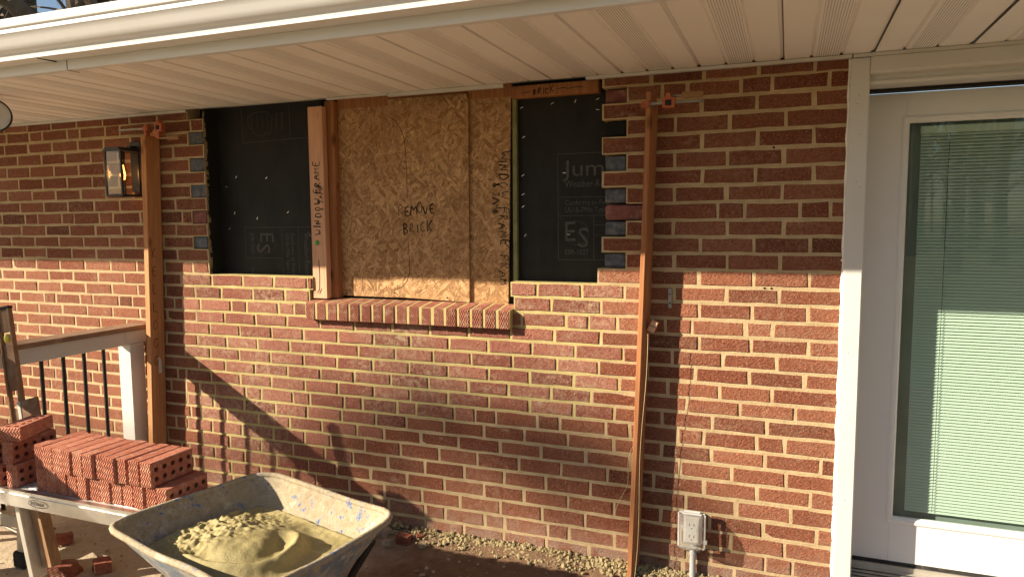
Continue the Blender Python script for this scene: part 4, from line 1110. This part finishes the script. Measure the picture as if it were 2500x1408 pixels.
rp = [Vector((p.x, p.y, rimz(p)+.002)) for p in ring(-.004, .13)]
part('rim', MB().tube(rp+[rp[0]], .0105, 8, False), M['tray'], wb, smooth=True)
for p in ([(-1.262, -.99, .43), (-1.335, -1.0, .31), (-1.50, -1.03, -.025), (-1.60, -1.09, -.025)], [(-1.95, -1.22, .41), (-1.86, -1.22, .24), (-1.80, -1.22, -.025), (-1.72, -1.2, -.025)]):
    part('leg', MB().tube(p, .013, 10), M['black_metal'], wb, smooth='auto')
for x0, x1 in ((-1.86, -1.98), (-1.40, -1.30)):
    part('handle', MB().tube([(x0*.5-1.63*.5, -.86, .19), (x0, -1.2, .222), (x1, -2.25, .52)], .018, 10), M['grip'], wb)
wh = part('wheel', MB().lathe([(.09, -.03), (.135, -.04), (.155, -.03), (.16, 0), (.155, .03), (.135, .04), (.09, .03)], (-1.66, -.93, .13), 'x', 28), M['rubber'], wb, smooth='auto')
part('hub', MB().lathe([(.02, -.06), (.09, -.031), (.09, .031), (.02, .06)], (-1.66, -.93, .13), 'x', 20), M['steel'], wh)
# wet mortar: a turned heap with a smooth trowelled fold
gm = MB(); nu, nv_ = 130, 120
iL, iN, iR, iB = [Q[i]+(cen-Q[i]).normalized()*.115 for i in range(4)]
def heap(p):
    z = RZ-.100+.004*noise.noise((p.x*9, p.y*9, 2))
    d = p-Vector((-1.66, -1.03)); a = Vector((.85, -.30)).normalized(); b_ = Vector((-a.y, a.x))
    u, v = d.dot(a), d.dot(b_)
    u2, v2 = (d-Vector((-.03, -.12))).dot(a), (d-Vector((-.03, -.12))).dot(b_)
    h = .060*math.exp(-((u2/.22)**2+(v2/.19)**2)**1.2)
    rough_ = max(0, min(1, (-.0-u2*1.0+.06)/.12))*math.exp(-(v2/.2)**4)*math.exp(-((u2+.1)/.2)**4)
    h += rough_*(.024*abs(noise.noise((p.x*19, p.y*19, 1)))-.018*abs(noise.noise((p.x*37, p.y*37, 6)))+.008*noise.noise((p.x*70, p.y*70, 4))+.004*abs(noise.noise((p.x*120, p.y*120, 4))))
    # smooth fold sweeping round the right of the heap
    r_ = math.hypot(u2*1.0, v2*1.35); th_ = math.atan2(v2*1.35, u2)
    if -1.9 < th_ < 1.3:
        k = math.exp(-((r_-.245)/.026)**2); h += .036*k*min(1, (1.3-th_)*2, (th_+1.9)*2)
        h -= .016*math.exp(-((r_-.175)/.03)**2)*min(1, (1.3-th_)*2, (th_+1.9)*2)
    h += .012*math.exp(-((u-.30)/.06)**2-((v-.02)/.1)**2)
    h += .003*noise.noise((p.x*35, p.y*35, 9))
    return z+h
for j in range(nv_+1):
    for i in range(nu+1):
        s, t_ = i/nu, j/nv_
        p = (iL*(1-s)+iN*s)*(1-t_)+(iB*(1-s)+iR*s)*t_
        # bulge the edges outward to the rounded tray
        e = max(0, 1-min(s, 1-s)*2*6)*0
        z = heap(p)
        ed = min(s, 1-s, t_, 1-t_)*8
        gm.v.append(Vector((p.x, p.y, z+(.012*(1-ed)**2 if ed < 1 else 0))))
for j in range(nv_):
    for i in range(nu): gm.f.append((j*(nu+1)+i, j*(nu+1)+i+1, (j+1)*(nu+1)+i+1, (j+1)*(nu+1)+i)); gm.mi.append(0)
# skirt so that the mass meets the tray sides
skirt = ring(.060, .12); o0 = len(gm.v); m_ = len(skirt)
edge = [i for i in range(nu+1)]+[(j*(nu+1)+nu) for j in range(1, nv_+1)]+[nv_*(nu+1)+i for i in range(nu-1, -1, -1)]+[j*(nu+1) for j in range(nv_-1, 0, -1)]
best = []
for q in skirt: gm.v.append(Vector((q.x, q.y, RZ-.090+.006*noise.noise((q.x*20, q.y*20, 7)))))
ev = [gm.v[e] for e in edge]
def near(q): return min(range(len(ev)), key=lambda i: (ev[i].x-q.x)**2+(ev[i].y-q.y)**2)
idx = [near(q) for q in skirt]; ne = len(edge)
for k in range(m_):
    a, b_ = idx[k], idx[(k+1) % m_]; span = (b_-a) % ne
    if span > ne//2: span = 0
    loop = [o0+k, o0+(k+1) % m_]+[edge[(a+span-t_) % ne] for t_ in range(span+1)]
    if len(set(loop)) >= 3: gm.f.append(tuple(dict.fromkeys(loop))); gm.mi.append(0)
mh = single('wet_mortar', gm, M['wet'], 'wet yellowish mortar turned into a heap inside the wheelbarrow', 'mortar', (-1.62, -1.15, .36), smooth=True)

# ================================================================== rubble along the foot of the wall
def lump(r, seed, sq=.75):
    bm = bmesh.new(); bmesh.ops.create_icosphere(bm, subdivisions=1, radius=r)
    for v in bm.verts:
        v.co *= 1+.75*noise.noise(v.co/r*1.3+Vector((seed*3.1, seed*1.7, seed))); v.co.z *= sq
    return bm
rr = random.Random(9); cr = MB()
for k in range(4200):
    x = rr.uniform(-2.1, .15); y = -abs(rr.gauss(0, .045))-.003
    if y < -.2: continue
    if x < -1.5 and rr.random() < .6: continue
    r_ = rr.choice((.002, .003, .003, .004, .005, .006, .008, .011))*rr.uniform(.7, 1.2)
    bm = lump(r_, rr.random()*50); z = -.016+.030*math.exp(-(y/.06)**2)*rr.uniform(.5, 1.0)+.012*noise.noise((x*6, 0, 1))
    for v in bm.verts: v.co += Vector((x, y, z))
    cr.bm(bm)
o = part('mortar_droppings', cr, M['crumb'], None); o['kind'] = 'stuff'; o['label'] = 'yellowish mortar crumbs heaped along the foot of the wall'; o['category'] = 'rubble'
gr = MB()
for k in range(900):
    x = rr.uniform(-4.3, .1); y = rr.uniform(-1.7, -.05); r_ = rr.choice((.003, .004, .005, .008))*rr.uniform(.6, 1.3)
    bm = lump(r_, rr.random()*50)
    for v in bm.verts: v.co += Vector((x, y, -.030+.022*noise.noise((x*1.3, y*1.3, 0))))
    gr.bm(bm)
o = part('gravel', gr, M['stone'], None); o['kind'] = 'stuff'; o['label'] = 'grit and small stones scattered on the bare ground'; o['category'] = 'gravel'
def frag(x, y, z, sx, sy, sz, a, seed, mat, label, cat, nm, grp=None):
    bm = bmesh.new(); bmesh.ops.create_cube(bm, size=1); bmesh.ops.subdivide_edges(bm, edges=bm.edges, cuts=2, use_grid_fill=True)
    for v in bm.verts:
        v.co = Vector((v.co.x*sx, v.co.y*sy, v.co.z*sz)); v.co *= 1+.28*noise.noise(v.co*22+Vector((seed, 0, seed)))
        v.co = Matrix.Rotation(a, 3, 'Z') @ v.co+Vector((x, y, z))
    mb = MB(); mb.bm(bm); single(nm, mb, mat, label, cat, (x, y, z-sz/2), grp)
frag(-2.90, -.885, -.008, .10, .075, .055, .3, 1, M['frag_brick'], 'broken brick under the leaning leg of the trestle', 'brick piece', 'brick_fragment')
frag(-2.78, -.80, -.014, .085, .06, .05, -.5, 2, M['frag_brick'], 'larger broken brick lying beside the trestle leg', 'brick piece', 'brick_fragment')
frag(-3.20, -.66, -.014, .07, .05, .045, .9, 3, M['frag_brick'], 'broken brick on the ground behind the trestle foot', 'brick piece', 'brick_fragment')
frag(-3.02, -.93, -.018, .04, .03, .018, .2, 4, M['frag_brick'], 'thin brick chip near the black trestle foot', 'brick piece', 'brick_fragment')
for i, (x, y, s_) in enumerate(((-1.66, -.10, .045), (-1.78, -.07, .035), (-1.60, -.06, .03), (-1.72, -.16, .025), (-1.83, -.13, .03), (-1.55, -.13, .022))):
    frag(x, y, -.012, s_*1.3, s_, s_*.8, i*1.1, i+10, M['stone'] if i % 2 else M['frag_brick'], ['flat mortar lump by the wall right of the wheelbarrow', 'pale stone chip against the wall behind the wheelbarrow', 'reddish chip touching the wall at the start of the mortar crumbs', 'small pale stone in front of the rubble beside the wheelbarrow', 'dark red chip hidden close behind the wheelbarrow corner', 'smallest pale chip in front of the mortar crumbs'][i], 'stone', 'rubble_stone')

# ================================================================== bare trees
def tree(x, y, h, r, seed, label, depth=5, twigs=True, lowb=.35, group='bare winter trees', spread=None):
    t_ = thing('bare_tree', label, 'tree', (x, y, -.13), group); R = random.Random(seed); tk = MB(); cn = MB(); bd = MB()
    def grow(p, d, L, r0_, lvl):
        n = 4 if lvl > 1 else 6; pts = [p]; rad_ = [r0_]; q = p; dd = d.copy()
        for i in range(n):
            dd = (dd+Vector((R.uniform(-1, 1), R.uniform(-1, 1), R.uniform(-.4, .8)))*((.02 if spread else .10) if lvl == 0 else .22)).normalized()
            q = q+dd*L/n; pts.append(q); rad_.append(r0_*(1-(.62 if lvl == 0 else .7)*(i+1)/n))
        (tk if lvl == 0 else cn).tube(pts, rad_, 9 if lvl == 0 else (5 if lvl < 3 else 3), lvl == 0)
        if lvl >= depth:
            if twigs:
                for _ in range(2):
                    c_ = pts[R.randrange(1, n+1)]; s_ = R.uniform(.012, .03)
                    bd.add([c_+Vector((s_, 0, 0)), c_+Vector((-s_, s_, 0)), c_+Vector((-s_, -s_, 0)), c_+Vector((0, 0, s_*2))], [(0, 1, 2), (0, 1, 3), (1, 2, 3), (2, 0, 3)])
            return
        m = ((26 if spread else 12) if lvl == 0 else 5 if lvl < 3 else 4)
        for k in range(m):
            f = lowb+(1-lowb)*(k+R.random())/m if lvl == 0 else R.uniform(.25, 1)
            i = min(n-1, int(f*n)); base = pts[i].lerp(pts[i+1], f*n-i)
            ax = dd.orthogonal().normalized(); ax.rotate(Matrix.Rotation(R.uniform(0, 6.28), 3, dd))
            nd = (dd*R.uniform(.35, .8)+ax*R.uniform(.6, 1)).normalized(); nd.z += .12; nd.normalize()
            rr_ = rad_[min(i+1, n)]*R.uniform(.35, .6)
            grow(base, nd, (L*R.uniform(.38, .58) if not spread else L*spread*R.uniform(.7, 1.2)) if lvl == 0 else L*R.uniform(.5, .75), max(.004, rr_), lvl+1)
    grow(Vector((x, y, -.15)), Vector((0, 0, 1)), h, r, 0)
    part('trunk', tk, M['bark'], t_, smooth=True); part('crown', cn, M['twig'], t_, kind='stuff')
    if bd.v: part('buds', bd, M['bud'], t_, kind='stuff')
    return t_
tree(-11.4, 5.0, 11, .40, 3, 'thick bare tree at the corner of the sky above the gutter', 4, True, .18)
tree(-10.35, 5.4, 12, .46, 8, 'bare tree second from the corner above the gutter', 4, True, .2)
tree(-9.45, 5.6, 11, .42, 12, 'bare tree nearest the roof above the gutter', 4, True, .2)
LAB = ['tall bare tree across the lawn seen reflected in the door glass', 'bare tree farther back reflected at the edge of the door glass', 'slender bare tree reflected beside the frame of the door glass', 'bare tree at the side of the lawn across from the door', 'distant bare tree at the end of the lawn opposite the door', 'thin distant bare tree reflected high in the door glass', 'bare tree at the far corner of the lawn']
for i, (x, y, h, r) in enumerate(((4.6, -21, 13, .22), (6.9, -26, 15, .26), (5.2, -33, 14, .24), (11, -28, 13, .25), (8.4, -37, 15, .25), (6.4, -42, 14, .22), (14, -45, 15, .26))):
    tree(x, y, h, r, 40+i, LAB[i], 4, False, .14, 'bare trees across the lawn')

# far-off wood beyond the lawn, behind the camera: reads as one mass in the door glass
wd = MB(); R = random.Random(77)
for k in range(150):
    x, y = R.uniform(-25, 48), R.uniform(-75, -48); h = R.uniform(9, 15); r_ = R.uniform(.10, .22)
    lean = Vector((R.uniform(-.06, .06), R.uniform(-.06, .06), 1))
    top = Vector((x, y, -.13))+lean*h
    wd.tube([(x, y, -.15), Vector((x, y, 0))+lean*h*.5, top], [r_, r_*.7, .03], 5, False)
    for b in range(16):
        f = R.uniform(.2, 1); p0 = Vector((x, y, 0))+lean*h*f; a = R.uniform(0, 6.28); L_ = R.uniform(.12, .3)*h
        d = Vector((math.cos(a), math.sin(a), R.uniform(.3, 1.1))).normalized(); p1 = p0+d*L_
        wd.tube([p0, p0+d*L_*.5+Vector((0, 0, .1)), p1], [r_*.35, r_*.2, .012], 3, False)
        for c in range(4):
            q = p0+d*L_*R.uniform(.3, 1); d2 = (d+Vector((R.uniform(-1, 1), R.uniform(-1, 1), R.uniform(-.3, .8)))).normalized()
            wd.tube([q, q+d2*L_*.45], [.03, .008], 3, False)
o = part('woods', wd, M['twig']); o['kind'] = 'stuff'; o['label'] = 'distant leafless wood beyond the lawn'; o['category'] = 'wood'
oak = tree(-25.2, -12.0, 14.5, .24, 91, 'old bare tree toward the sun with one long low limb', 3, False, .86, 'bare trees across the lawn', .12)
# its long limb reaches across the sun, so that its soft shade falls on the wall
lm = MB(); R = random.Random(15); path = [Vector(p) for p in ((-25.2, -12, 8.6), (-23.6, -12.1, 9.5), (-21.8, -11.9, 9.9), (-20.2, -12.05, 10.0), (-19.0, -11.95, 10.35), (-18.1, -12, 10.2))]
lm.tube(path, [.12, .075, .05, .035, .02, .008], 7)
part('limb', lm, M['bark'], oak, smooth=True)
tw = MB()
for k in range(260):
    f = R.random()**.8; q = path[3].lerp(path[4], f*2) if f < .5 else path[4].lerp(path[5], f*2-1)
    d = Vector((R.uniform(-.5, 1), R.uniform(-1, 1), R.uniform(-1.1, .5))).normalized(); L_ = R.uniform(.2, .75)
    m_ = q+d*L_*.5+Vector((R.uniform(-.05, .05), R.uniform(-.05, .05), R.uniform(-.05, .05)))
    tw.tube([q, m_, q+d*L_], [.012, .008, .003], 3, False)
part('twigs', tw, M['twig'], oak, kind='stuff')
